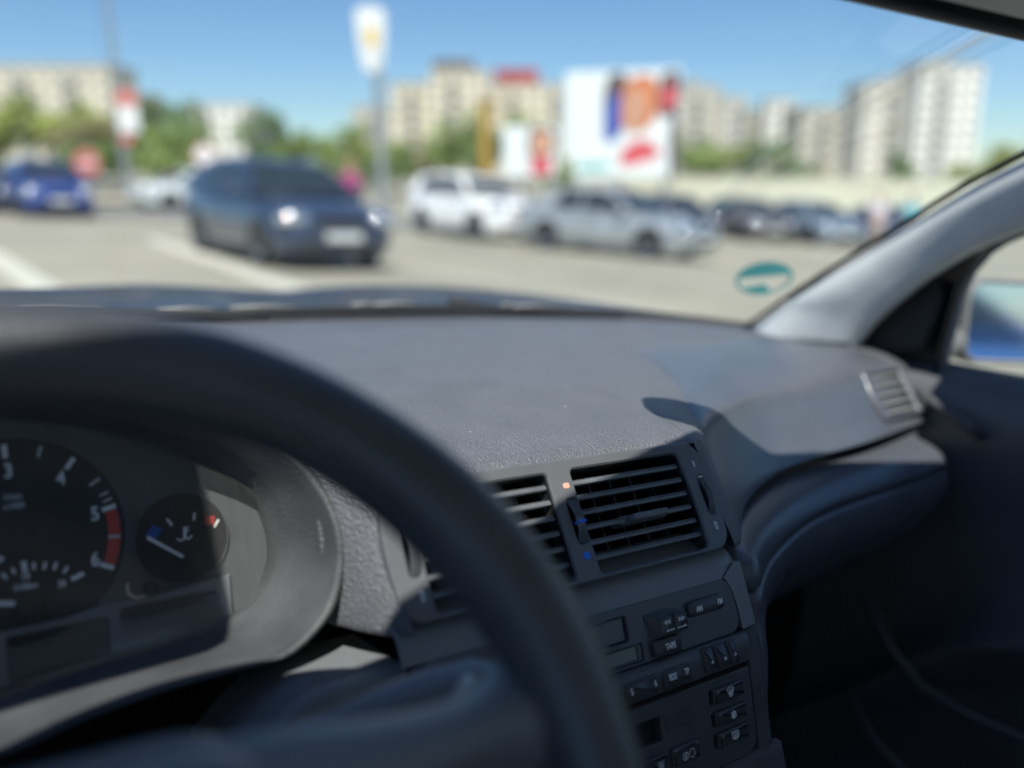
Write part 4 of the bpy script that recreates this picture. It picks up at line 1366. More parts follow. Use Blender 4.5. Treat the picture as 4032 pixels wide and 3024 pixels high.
def car_geo(Lc, W, H, style):
    """lofted body and cabin of a car pointing along +x"""
    h = W / 2
    k = H / 1.45
    if style == 'suv':
        st = [(0.500, .66, .34, .72), (0.485, .84, .26, .86), (0.455, .93, .22, .96), (0.40, .98, .20, 1.02), (0.30, 1.0, .20, 1.06), (0.20, 1.0, .20, 1.10), (0.0, 1.0, .20, 1.08), (-0.25, 1.0, .20, 1.09), (-0.42, .98, .22, 1.10), (-0.475, .92, .26, 1.08), (-0.497, .80, .34, 0.98)]
        gh = [(0.21, 1.08, 1.10), (0.155, 1.08, 1.30), (0.09, 1.08, 1.52), (0.03, 1.08, 1.60), (-0.12, 1.08, 1.64), (-0.32, 1.08, 1.61), (-0.42, 1.09, 1.54), (-0.475, 1.09, 1.12)]
        k = H / 1.65
    elif style == 'hatch':
        st = [(0.500, .62, .32, .60), (0.485, .82, .24, .70), (0.455, .92, .19, .78), (0.40, .97, .17, .86), (0.30, 1.0, .17, .92), (0.21, 1.0, .17, .97), (0.0, 1.0, .17, .95), (-0.25, 1.0, .17, .98), (-0.42, .98, .19, 1.0), (-0.475, .90, .24, .98), (-0.497, .78, .32, .86)]
        gh = [(0.225, .95, .97), (0.15, .95, 1.17), (0.07, .95, 1.37), (0.01, .95, 1.43), (-0.12, .95, 1.45), (-0.30, .97, 1.42), (-0.40, .98, 1.33), (-0.475, .98, 1.00)]
    else:
        st = [(0.500, .60, .30, .56), (0.488, .80, .23, .66), (0.46, .91, .18, .73), (0.41, .97, .16, .80), (0.30, 1.0, .16, .87), (0.20, 1.0, .16, .93), (0.0, 1.0, .16, .93), (-0.22, 1.0, .16, .95), (-0.36, .99, .18, 1.0), (-0.46, .94, .22, .99), (-0.495, .82, .30, .90)]
        gh = [(0.205, .92, .93), (0.13, .92, 1.15), (0.055, .92, 1.36), (0.0, .92, 1.42), (-0.11, .92, 1.43), (-0.24, .94, 1.39), (-0.33, .96, 1.23), (-0.435, .985, 1.00)]
    body = []
    for x, wf, zb, zt in st:
        w_ = h * wf
        zb, zt = zb * k, zt * k
        half_ = [(0, zt), (w_ * .5, zt - .006), (w_ * .80, zt - .03), (w_ * .93, zt - .075), (w_ * .985, zt - .16), (w_, zb + .45 * (zt - zb)), (w_ * .985, zb + .14), (w_ * .93, zb + .03), (w_ * .75, zb), (0, zb)]
        body.append([V((x * Lc, y, z)) for y, z in half_] + [V((x * Lc, -y, z)) for y, z in half_[-2:0:-1]])
    n = len(body[0])
    g1 = grid(body, closed=True)
    g1 = (g1[0], g1[1] + [tuple(range(n)), tuple(range((len(body) - 1) * n, len(body) * n))[::-1]])

    def sec(x):
        i = 0
        while i < len(gh) - 2 and x < gh[i + 1][0]: i += 1
        a, b = gh[i], gh[i + 1]
        t = clampf((a[0] - x) / (a[0] - b[0]), 0, 1)
        return (a[1] + (b[1] - a[1]) * t) * k, (a[2] + (b[2] - a[2]) * t) * k

    wb, top = h * 0.955, max(g_[2] for g_ in gh) * k
    belt = gh[0][1] * k

    def side(x, t):
        zb, zr = sec(x)
        z = zb - 0.03 + (zr - zb + 0.03) * t
        q = clampf((z - belt) / (top - belt), 0, 1)
        return V((x * Lc, wb - (wb - h * 0.70) * q ** 1.1 - 0.02 * q * q, z))

    cab = []
    for x in frange(gh[0][0], gh[-1][0], 26):
        zb, zr = sec(x)
        S = [side(x, t) for t in (0, .35, .7, .93)]
        e = S[-1]
        rt = [V((x * Lc, e.y * .86, zr + .012 * k)), V((x * Lc, e.y * .5, zr + .026 * k)), V((x * Lc, 0, zr + .030 * k))]
        half_ = S + rt
        cab.append(half_ + [V((p.x, -p.y, p.z)) for p in half_[-2::-1]])
    g2 = grid(cab)
    side_w = []
    xs = (gh[1][0] + .015, gh[4][0] + .015, gh[-2][0] + (0.02 if style != 'suv' else 0.03))
    for (xa, xb, fa, fb) in ((xs[0] + .05, xs[1] + .012, 0.85, 0.0), (xs[1] - .002, gh[-2][0] + .07, 0.0, -0.35)):
        for sg in (1, -1):
            rows_ = []
            for t in frange(0.14, 0.86, 5):
                r_ = []
                for q in frange(0, 1, 7):
                    xx0 = xa - fa * (t - .14) * 0.10
                    xx1 = xb - fb * (t - .14) * 0.16
                    p = side(xx0 + (xx1 - xx0) * q, t)
                    r_.append(V((p.x, sg * (p.y + .008), p.z + .004)))
                rows_.append(r_)
            side_w.append(grid(rows_))

    def scr(x0, x1):
        rows_ = []
        for x in frange(x0, x1, 7):
            zb, zr = sec(x)
            e = side(x, .93)
            rows_.append([V((x * Lc + (0.006 if x0 > 0 else -0.006), e.y * s, zr + (.033 - .020 * s * s) * k)) for s in frange(-.88, .88, 9)])
        return grid(rows_)

    ws, rw = scr(gh[0][0] - .012, gh[2][0] + .006), scr(gh[-2][0] + .0, gh[-1][0] + .025)
    return g1, g2, side_w, ws, rw, belt, k


def wheel_geo(r, wd):
    prof_ = [(r * .64, wd * .42), (r * .90, wd * .5), (r, wd * .34), (r, -wd * .34), (r * .90, -wd * .5), (r * .64, -wd * .42)]
    rows_ = []
    for i in range(29):
        a = 2 * math.pi * i / 28
        rows_.append([V((q * math.cos(a), y, q * math.sin(a))) for q, y in prof_])
    ty = grid(rows_)
    v, f = [], []
    rows_ = []
    for i in range(41):
        a = 2 * math.pi * i / 40
        spoke_ = 0.006 if (i % 8) < 5 else -0.035
        rows_.append([V((q * math.cos(a), y, q * math.sin(a))) for q, y in ((r * .66, wd * .40), (r * .58, wd * .36 + 0), (r * .30, wd * .30 + spoke_), (r * .05, wd * .34))])
    return ty, grid(rows_)


def build_car(name, label, pm, Lc, W, H, style, pos, head, group='cars standing in the car park', parts=True):
    """car on the ground at pos, pointing along head"""
    root = empty(name)
    x, y = pos
    nz = gn(x, y)
    fx = V((*head, 0)).normalized()
    fx = (fx - nz * nz.dot(fx)).normalized()
    fy = nz.cross(fx)
    root.matrix_world = Matrix.Translation((x, y, gz(x, y) + 0.005)) @ Matrix(((fx.x, fy.x, nz.x), (fx.y, fy.y, nz.y), (fx.z, fy.z, nz.z))).to_4x4()
    tag(root, label, 'car', group)
    g1, g2, sw, ws, rw, belt, k = car_geo(Lc, W, H, style)
    mesh('body', g1, pm, root, True, None, 38)
    mesh('cabin', g2, pm, root, True, None, 38)
    for g_ in sw: mesh('side_window', g_, CM['glass'], root, True)
    mesh('windscreen', ws, CM['glass'], root, True)
    mesh('rear_window', rw, CM['glass'], root, True)
    r = 0.315 if style != 'suv' else 0.35
    ty, rm = wheel_geo(r, 0.21)
    tym = rmm = None
    for ax in (0.305, -0.285):
        for sg in (1, -1):
            yv = sg * (W / 2 - 0.10)
            arch = [V((ax * Lc + (r + .055) * math.cos(a), sg * (W / 2 + .0025 - 0.002), r + (r + .055) * math.sin(a))) for a in frange(math.radians(-12), math.radians(192), 20)]
            mesh('wheel_arch', (arch, [tuple(range(20))]), CM['dark'], root)
            if tym is None:
                t_ = mesh('wheel', ty, CM['tyre'], root, True, None, 40)
                q_ = mesh('rim', rm, CM['rim'], t_, True, None, 30)
                tym, rmm = t_.data, q_.data
            else:
                t_ = link('wheel', tym, None, root)
                q_ = link('rim', rmm, None, t_)
            t_.location = (ax * Lc, yv + sg * 0.012, r)
            if sg < 0: t_.rotation_euler = (0, 0, math.pi)
    if not parts: return root
    zf = (0.66 if style == 'hatch' else 0.60 if style == 'sedan' else 0.80) * k
    for sg in (1, -1):
        lv = [V((Lc * .450 + .21 * math.cos(b_) * math.cos(a_), sg * W * .355 + .25 * math.cos(b_) * math.sin(a_), zf + .02 + .125 * math.sin(b_))) for b_ in frange(-1.4, 1.5, 12) for a_ in frange(0, 2 * math.pi, 21)]
        mesh('headlamp', (lv, [(j * 21 + i, j * 21 + i + 1, (j + 1) * 21 + i + 1, (j + 1) * 21 + i) for j in range(11) for i in range(20)]), CM['lamp'], root, True)
        mesh('tail_lamp', box((-Lc * .487, sg * W * .36, belt - .17), (.06, W * .16, .14)), CM['tail'], root)
        mesh('door_mirror', ([V((Lc * .165 + .11 * math.cos(a) * math.cos(b) * .8, sg * (W / 2 + .085) + .085 * math.sin(a) * math.cos(b), belt + .06 + .065 * math.sin(b))) for b in frange(-1.5, 1.5, 7) for a in frange(0, 2 * math.pi, 13)], [(j * 13 + i, j * 13 + i + 1, (j + 1) * 13 + i + 1, (j + 1) * 13 + i) for j in range(6) for i in range(12)]), pm, root, True)
        mesh('door_line', box((Lc * -.045, sg * (W / 2 + .001), belt - .30), (.012, .006, .46)), CM['dark'], root)
        mesh('door_grip', box((Lc * -.01, sg * (W / 2 + .004), belt - .14), (.17, .02, .025)), pm, root)
    mesh('grille', box((Lc * .497, 0, zf + .01), (.035, W * .40, .09)), CM['dark'], root)
    mesh('lower_grille', box((Lc * .497, 0, .30 * k + .02), (.045, W * .62, .11)), CM['dark'], root)
    mesh('number_plate', box((Lc * .502 + .012, 0, .44 * k + .02), (.02, .52, .115)), CM['plate'], root)
    mesh('sill', box((0.01 * Lc, 0, .20 * k), (Lc * .42, W * .985, .07)), CM['dark'], root)
    return root


build_car('parked_car', 'dark navy hatchback in the middle of the car park, nearest to us', paint('navy_paint', (0.026, 0.046, 0.088)), 4.45, 1.80, 1.50, 'hatch', (-3.65, 13.5), (0.60, -0.80))
build_car('parked_car', 'white off-roader between the navy hatchback and the silver saloon', paint('white_paint', (0.92, 0.93, 0.92), 0.0), 4.35, 1.82, 1.66, 'suv', (-1.05, 23.3), (0.60, -0.80))
build_car('parked_car', 'silver saloon to the right of the white off-roader', paint('silver_paint', (0.43, 0.47, 0.48), 0.35, 0.34), 4.45, 1.74, 1.42, 'sedan', (2.25, 19.1), (0.777, -0.63))
build_car('parked_car', 'bright blue hatchback at the left edge near the red sign', paint('blue_paint', (0.03, 0.075, 0.32)), 4.0, 1.72, 1.45, 'hatch', (-12.7, 23.6), (0.62, -0.78))
build_car('parked_car', 'grey car behind the bright blue hatchback at the left edge', paint('grey_paint', (0.16, 0.18, 0.20), 0.4), 4.3, 1.75, 1.45, 'sedan', (-15.6, 25.0), (0.62, -0.78))
build_car('parked_car', 'pale mint car standing behind the navy hatchback', paint('mint_paint', (0.78, 0.85, 0.83), 0.0), 4.1, 1.72, 1.45, 'hatch', (-12.1, 32.5), (-0.62, -0.78))
for i, (x, y, hx, hy, pc, lb, stl) in enumerate((
        (5.9, 31.5, 0.25, -0.97, (0.10, 0.11, 0.13), 'dark grey car half hidden behind the silver saloon bonnet', 'hatch'),
        (8.3, 30.6, 0.22, -0.97, (0.17, 0.16, 0.16), 'charcoal car in the row before the low wall, left of the steel blue one', 'hatch'),
        (10.5, 30.2, 0.22, -0.97, (0.30, 0.38, 0.46), 'steel blue car in the row before the low wall', 'hatch'),
        (12.9, 29.4, 0.22, -0.97, (0.17, 0.24, 0.36), 'dark blue car beside the people at the windscreen pillar', 'sedan'))):
    build_car('parked_car', lb, paint('paint', pc, 0.35), 4.1, 1.72, 1.42, stl, (x, y), (hx, hy))
build_car('parked_car', 'blue car behind us, seen only in the wing mirror', paint('cobalt_paint', (0.06, 0.18, 0.46)), 4.1, 1.72, 1.45, 'hatch', (5.9, -3.2), (-0.55, 0.83), group='cars standing in the car park')

# ------------------------------------------------------------------ people
def skin_fig(name, nodes, edges, m, parent):
    me = bpy.data.meshes.new(name)
    me.from_pydata([p for p, r in nodes], edges, [])
    me.update()
    o = link(name, me, m, parent)
    sk = o.modifiers.new('skin', 'SKIN')
    for i, (p, r) in enumerate(nodes):
        d = me.skin_vertices[0].data[i]
        d.radius = r if isinstance(r, tuple) else (r, r)
        d.use_root = i == 0
    sk.use_smooth_shade = True
    ss = o.modifiers.new('sub', 'SUBSURF')
    ss.levels = 1
    ss.render_levels = 2
    return o


def person(label, pos, rz, h, top_c, leg_c, hair_c, arm=0.0):
    root = empty('person', (pos[0], pos[1], gz(*pos)), rz)
    tag(root, label, 'person', 'people in the car park')
    s = h / 1.75
    skin_m = mat('skin', (0.45, 0.27, 0.20), 0.6, var=(20, 0.06))
    tm = mat('shirt', top_c, 0.85, var=(12, 0.12))
    lm = mat('trousers', leg_c, 0.9, var=(12, 0.12))
    hm = mat('hair', hair_c, 0.7, var=(40, 0.2))
    def S(p): return tuple(c * s for c in p)
    def RR(r): return tuple(c * s for c in r) if isinstance(r, tuple) else r * s
    nodes = [((0, 0, .98), (.15, .10)), ((0, 0, 1.16), (.135, .095)), ((0, 0, 1.36), (.165, .105)), ((0, 0, 1.47), (.08, .07)), ((0, .005, 1.54), .052), ((0, .015, 1.60), (.072, .085)), ((0, .015, 1.70), (.072, .085)),
             ((.19, 0, 1.42), .055), ((.23, .02, 1.15), .043), ((.22 - arm * .1, .10 + arm * .15, .93 + arm * .2), .033), ((.22 - arm * .1, .13 + arm * .15, .85 + arm * .2), (.040, .020)),
             ((-.19, 0, 1.42), .055), ((-.23, .0, 1.15), .043), ((-.22, .05, .93), .033), ((-.22, .06, .85), (.040, .020)),
             ((.10, 0, .88), .090), ((.11, .03, .50), .062), ((.11, -.02, .10), .042), ((.12, .09, .035), (.045, .030)), ((-.10, 0, .88), .090), ((-.11, .0, .50), .062), ((-.12, -.05, .10), .042), ((-.13, .06, .035), (.045, .030))]
    edges = [(0, 1), (1, 2), (2, 3), (3, 4), (4, 5), (5, 6), (2, 7), (7, 8), (8, 9), (9, 10), (2, 11), (11, 12), (12, 13), (13, 14), (0, 15), (15, 16), (16, 17), (17, 18), (0, 19), (19, 20), (20, 21), (21, 22)]
    skin_fig('body', [(S(p), RR(r)) for p, r in nodes], edges, skin_m, root)
    shirt = [(S(p), tuple(c * 1.10 for c in RR(r)) if isinstance(r, tuple) else RR(r) * 1.22) for p, r in (nodes[0], nodes[1], nodes[2], ((0, 0, 1.44), (.10, .08)), nodes[7], nodes[8], nodes[11], nodes[12])]
    skin_fig('shirt', shirt, [(0, 1), (1, 2), (2, 3), (2, 4), (4, 5), (2, 6), (6, 7)], tm, root)
    tr = [(S((0, 0, .97)), RR((.165, .115)))] + [(S(p), RR(r) * 1.2) for p, r in (nodes[15], nodes[16], nodes[17], nodes[19], nodes[20], nodes[21])]
    skin_fig('trousers', tr, [(0, 1), (1, 2), (2, 3), (0, 4), (4, 5), (5, 6)], lm, root)
    v, f = [], []
    for j, b in enumerate(frange(0.05, math.pi / 2, 6)):
        for a in frange(0, 2 * math.pi, 17):
            v.append(V((.088 * math.cos(a) * math.cos(b) * s, (.005 - .015 + .102 * math.sin(a) * math.cos(b)) * s, (1.675 + .105 * math.sin(b)) * s)))
    f = [(j * 17 + i, j * 17 + i + 1, (j + 1) * 17 + i + 1, (j + 1) * 17 + i) for j in range(5) for i in range(16)]
    mesh('hair', (v, f), hm, root, True)
    return root


person('person in a purple and red top standing behind the navy hatchback', (-3.25, 17.6), 2.6, 1.70, (0.42, 0.06, 0.20), (0.05, 0.06, 0.12), (0.35, 0.18, 0.10))
person('person in a red top at the left edge beside the bright blue car', (-14.3, 27.2), 2.8, 1.74, (0.55, 0.06, 0.07), (0.06, 0.07, 0.12), (0.03, 0.02, 0.02))
person('person in a pale lilac top near the windscreen pillar', (11.0, 26.0), 2.9, 1.72, (0.70, 0.66, 0.72), (0.50, 0.42, 0.36), (0.04, 0.03, 0.03), 0.6)
person('person in a bright cyan top beside the windscreen pillar', (12.0, 26.0), 3.3, 1.75, (0.10, 0.50, 0.60), (0.10, 0.11, 0.14), (0.04, 0.03, 0.03))
person('person in a dull red top behind the row of cars by the low wall', (8.6, 33.6), 3.1, 1.7, (0.42, 0.12, 0.12), (0.10, 0.11, 0.14), (0.04, 0.03, 0.03))

# ------------------------------------------------------------------ posts, signs, billboards
OMt = {
    'steel': mat('galvanised_steel', (0.42, 0.44, 0.44), 0.45, metal=0.6, var=(4, 0.1)),
    'signwhite': mat('sign_white', (0.80, 0.81, 0.79), 0.5, var=(3, 0.03)),
    'signyellow': mat('sign_yellow', (0.75, 0.52, 0.08), 0.5, var=(3, 0.03)),
    'signred': mat('sign_red', (0.62, 0.16, 0.13), 0.5, var=(3, 0.05)),
    'ochre': mat('ochre_paint', (0.42, 0.27, 0.04), 0.6, var=(3, 0.1)),
    'bbwhite': mat('poster_white', (0.80, 0.85, 0.84), 0.6, var=(0.5, 0.04)),
    'bbblue': mat('poster_blue', (0.04, 0.10, 0.42), 0.6, var=(0.6, 0.15)),
    'bbskin': mat('poster_skin', (0.62, 0.34, 0.22), 0.6, var=(0.8, 0.2)),
    'bborange': mat('poster_orange', (0.62, 0.20, 0.08), 0.6, var=(0.8, 0.2)),
    'bbred': mat('poster_red', (0.66, 0.10, 0.12), 0.6, var=(0.8, 0.15)),
    'bbdark': mat('poster_dark', (0.10, 0.07, 0.07), 0.6, var=(0.8, 0.2)),
    'bbteal': mat('poster_teal', (0.22, 0.55, 0.52), 0.6, var=(0.8, 0.15)),
    'wall': ground_mat('low_wall_render', (0.58, 0.57, 0.44), (0.66, 0.65, 0.51), 0.3),
}
OMt['bark'] = mat('bark', (0.10, 0.075, 0.055), 0.9, var=(6, 0.25))


def post(name, label, x, y, h, r0, r1, cat, m='steel'):
    z = gz(x, y)
    root = empty(name, (x, y, z))
    tag(root, label, cat)
    mesh('post', tube([V((0, 0, -.1)), V((0, 0, h * .5)), V((0, 0, h))], [r0, (r0 + r1) / 2, r1], 14), OMt[m], root, True, None, 50)
    mesh('base_plate', box((0, 0, .02), (r0 * 4, r0 * 4, .05)), OMt[m], root)
    return root


# tapering white pylon sign on a pole
px, py = -5.95, 40.0
root = post('pylon_sign', 'tall pole with a white tapering sign and yellow emblem in mid car park', px, py, 7.4, 0.24, 0.20, 'sign')
z0 = gz(px, py)
FS = Frame((-0.20, -0.20, -z0), (1, 0.12, 0), (0, 0, 1))
op = [(q.x, q.y) for q in cr([(-0.22, 5.15, 0), (0.12, 5.1, 0), (0.42, 5.3, 0), (0.58, 6.4, 0), (0.62, 7.4, 0), (0.45, 7.72, 0), (-0.10, 7.78, 0), (-0.55, 7.70, 0), (-0.68, 7.4, 0), (-0.60, 6.4, 0), (-0.42, 5.35, 0)], 50, True)]
mesh('sign_board', plate(FS, op, (), -0.18, 0.02, 0.02), OMt['signwhite'], root)
em = [(0.0 + 0.26 * math.cos(a), 6.55 + 0.42 * math.sin(a)) for a in frange(0, 2 * math.pi * 19 / 20, 20)]
mesh('emblem', poly(FS, em, 0.034, 0.022), OMt['signyellow'], root)
# lamp post on the left with a hanging banner
root = post('lamp_post', 'tall grey lamp post at the left with a red and white banner', -16.4, 37.2, 11.0, 0.14, 0.08, 'lamp post')
zb = gz(-16.4, 37.2)
mesh('lamp_arm', tube([V((0, 0, 10.9)), V((0.3, -0.2, 11.4)), V((1.4, -0.9, 11.6))], 0.05, 8), OMt['steel'], root, True)
mesh('lamp_head', box((1.6, -1.0, 11.6), (0.6, 0.3, 0.14)), OMt['steel'], root)
LB = Frame((0.42, -0.16, -zb), (1, 0.1, 0), (0, 0, 1))
bn = mesh('banner', plate(LB, rrect(-0.42, 0.42, 2.45, 4.15, 0.05), (), -0.03, 0.02, 0.005), OMt['signwhite'], root)
mesh('banner_field', poly(LB, [(-0.40, 3.55), (0.40, 3.50), (0.40, 4.12), (-0.40, 4.12)], 0.030, 0.022), OMt['signred'], bn)
mesh('banner_field', poly(LB, [(-0.38, 2.0), (0.10, 2.0), (0.10, 2.35), (-0.38, 2.35)], 0.030, 0.0), OMt['signred'], bn)
# round and octagonal road signs
root = post('road_sign', 'round pale road sign with a red rim behind the navy hatchback', -11.65, 33.4, 2.6, 0.035, 0.035, 'sign')
zs = gz(-11.65, 33.4)
RS = Frame((0, -0.05, 1.5 - zs), (1, 0.2, 0), (0, 0, 1))
s_ = mesh('sign_face', drum(RS, 0, 0, 0.42, -0.02, 0.01, 32, 0.004), OMt['signwhite'], root)
mesh('sign_rim', ring_lp(0, 0, 0.42, 0.42, 0.07, RS, 0.016, 32), OMt['signred'], s_)
mesh('sign_symbol', poly(RS, [(-0.22, -0.05), (0.22, -0.05), (0.22, 0.05), (-0.22, 0.05)], 0.016, 0.011), OMt['bbskin'], s_)
root = post('road_sign', 'red road sign at the left near the bright blue hatchback', -14.3, 29.6, 2.2, 0.035, 0.035, 'sign')
zs = gz(-14.3, 29.6)
RS = Frame((0, -0.05, 1.2 - zs), (1, 0.2, 0), (0, 0, 1))
s_ = mesh('sign_face', plate(RS, [(0.44 * math.cos(math.radians(22.5 + 45 * k)), 0.44 * math.sin(math.radians(22.5 + 45 * k))) for k in range(8)], (), -0.02, 0.01, 0.004), OMt['signred'], root)
mesh('sign_bar', poly(RS, [(-0.26, -0.06), (0.26, -0.06), (0.26, 0.06), (-0.26, 0.06)], 0.016, 0.011), OMt['signwhite'], s_)
# ochre column
root = post('ochre_column', 'ochre yellow square column behind the white off-roader', -1.45, 48.0, 5.6, 0.36, 0.36, 'column', 'ochre')
mesh('cap', box((0, 0, 5.65), (0.9, 0.9, 0.12)), OMt['ochre'], root)


def billboard(label, x0, x1, z0_, z1, y, slope, cat='billboard', legs=3):
    xc = (x0 + x1) / 2
    zg = gz(xc, y)
    root_ = empty('billboard', (xc, y, zg))
    tag(root_, label, cat)
    hw = (x1 - x0) / 2
    BF = Frame((0, 0, -zg), (1, 0, 0), (0, 0, 1))
    board = [(-hw, z0_), (hw * 1.02, z0_ + 0.15 * slope), (hw, z1 + 0.25 * slope), (-hw, z1)]
    b_ = mesh('poster', plate(BF, board, (), -0.25, 0.0, 0.02), OMt['bbwhite'], root_)
    H_ = z1 - z0_
    def F_(u, t): return (-hw + 2 * hw * u, z0_ + H_ * t)
    return root_, b_, BF, F_, zg, hw


def shape(BF, b_, F_, pts, m, h=0.006, n=30, name='poster_print'):
    lp = [(q.x, q.y) for q in cr([(*F_(u, t), 0) for u, t in pts], n, True)]
    return mesh(name, poly(BF, lp, h, h - 0.004), OMt[m], b_)


root, b_, BF, F_, zg, hw = billboard('large white billboard with a colourful portrait print above the silver saloon', 3.3, 10.35, 0.25, 6.6, 55.0, 1.0)
shape(BF, b_, F_, [(0.36, 0.42), (0.33, 0.75), (0.38, 0.97), (0.52, 0.97), (0.50, 0.6), (0.46, 0.40)], 'bbdark', 0.006)
shape(BF, b_, F_, [(0.34, 0.40), (0.36, 0.72), (0.47, 0.80), (0.50, 0.50), (0.42, 0.36)], 'bbblue', 0.012)
shape(BF, b_, F_, [(0.50, 0.50), (0.50, 0.85), (0.62, 0.97), (0.78, 0.93), (0.80, 0.62), (0.68, 0.46)], 'bborange', 0.018)
shape(BF, b_, F_, [(0.53, 0.52), (0.53, 0.78), (0.62, 0.86), (0.70, 0.76), (0.69, 0.56), (0.61, 0.46)], 'bbskin', 0.024)
shape(BF, b_, F_, [(0.82, 0.62), (0.82, 0.95), (0.97, 1.0), (0.99, 0.72), (0.92, 0.60)], 'bbdark', 0.012)
shape(BF, b_, F_, [(0.86, 0.66), (0.85, 0.82), (0.93, 0.90), (0.97, 0.74)], 'bbred', 0.020)
shape(BF, b_, F_, [(0.50, 0.14), (0.50, 0.26), (0.64, 0.38), (0.78, 0.34), (0.84, 0.24), (0.68, 0.16)], 'bbred', 0.014)
shape(BF, b_, F_, [(0.94, 0.02), (0.92, 0.45), (0.97, 0.72), (1.0, 0.4), (0.99, 0.02)], 'bbdark', 0.016)
shape(BF, b_, F_, [(0.12, 0.08), (0.14, 0.15), (0.36, 0.16), (0.38, 0.09)], 'bbteal', 0.008)
for u in (-0.8, 0.0, 0.8):
    mesh('leg', box((u * hw, 0.5, (0.25 - zg) / 2 + 0.6), (0.28, 0.28, 0.25 - zg + 1.2)), OMt['steel'], root)
root, b_, BF, F_, zg, hw = billboard('small white billboard with a pink and tan print left of the large one', -0.45, 2.3, 0.55, 3.05, 45.0, 0.0)
shape(BF, b_, F_, [(0.48, 0.40), (0.48, 0.92), (0.66, 0.97), (0.92, 0.90), (0.92, 0.45), (0.70, 0.30)], 'bbdark', 0.006)
shape(BF, b_, F_, [(0.55, 0.45), (0.56, 0.84), (0.72, 0.92), (0.88, 0.80), (0.86, 0.50)], 'bbskin', 0.012)
shape(BF, b_, F_, [(0.54, 0.06), (0.52, 0.30), (0.70, 0.42), (0.90, 0.28), (0.86, 0.06)], 'bbred', 0.018)
for u in (-0.7, 0.7):
    mesh('leg', box((u * hw, 0.3, (0.55 - zg) / 2), (0.16, 0.16, 0.55 - zg)), OMt['steel'], root)

# low wall along the right-hand side of the car park
rows = []
xs_ = frange(7.4, 46, 30)
wl = empty('low_wall', (18, 52, gz(18, 52)))
tag(wl, 'long low pale concrete wall behind the row of cars on the right', 'wall')
vv = []
for x in xs_:
    y = 60 - 0.02 * (x - 7)
    zt = 0.46 - 0.013 * (x - 8.7)
    vv.append([V((x, y, gz(x, y) - 0.4)), V((x, y, zt)), V((x, y + 0.4, zt)), V((x, y + 0.4, gz(x, y) - 0.4))])
w_o = mesh('wall_body', grid(vv, closed=True), OMt['wall'], wl, False, V(wl.location))
cp_ = [[V((x, 59.92 - 0.02 * (x - 7), 0.463 - 0.013 * (x - 8.7))), V((x, 59.92 - 0.02 * (x - 7), 0.543 - 0.013 * (x - 8.7))), V((x, 60.48 - 0.02 * (x - 7), 0.543 - 0.013 * (x - 8.7))), V((x, 60.48 - 0.02 * (x - 7), 0.463 - 0.013 * (x - 8.7)))] for x in xs_]
mesh('coping', grid(cp_, closed=True), OMt['wall'], wl, False, V(wl.location))

# ------------------------------------------------------------------ blocks of flats (far behind)
BM = {
    'cream': mat('cream_render', (0.74, 0.66, 0.48), 0.9, var=(0.15, 0.12)),
    'beige': mat('beige_render', (0.70, 0.64, 0.48), 0.9, var=(0.15, 0.12)),
    'white': mat('white_render', (0.84, 0.82, 0.74), 0.9, var=(0.15, 0.08)),
    'grey': mat('grey_render', (0.60, 0.56, 0.46), 0.9, var=(0.15, 0.12)),
    'pale': mat('pale_render', (0.74, 0.70, 0.60), 0.9, var=(0.15, 0.10)),
    'pane': mat('window_pane', (0.26, 0.26, 0.25), 0.12, var=(0.5, 0.2)),
    'frame': mat('window_surround', (0.60, 0.60, 0.56), 0.7, var=(0.5, 0.1)),
    'slab': mat('balcony_slab', (0.44, 0.43, 0.39), 0.9, var=(0.4, 0.1)),
    'rooft': mat('flat_roof', (0.16, 0.14, 0.13), 0.9, var=(0.3, 0.15)),
    'rred': mat('red_roof', (0.40, 0.07, 0.06), 0.8, var=(0.3, 0.15)),
}
pane_me = frame_me = slab_me = None


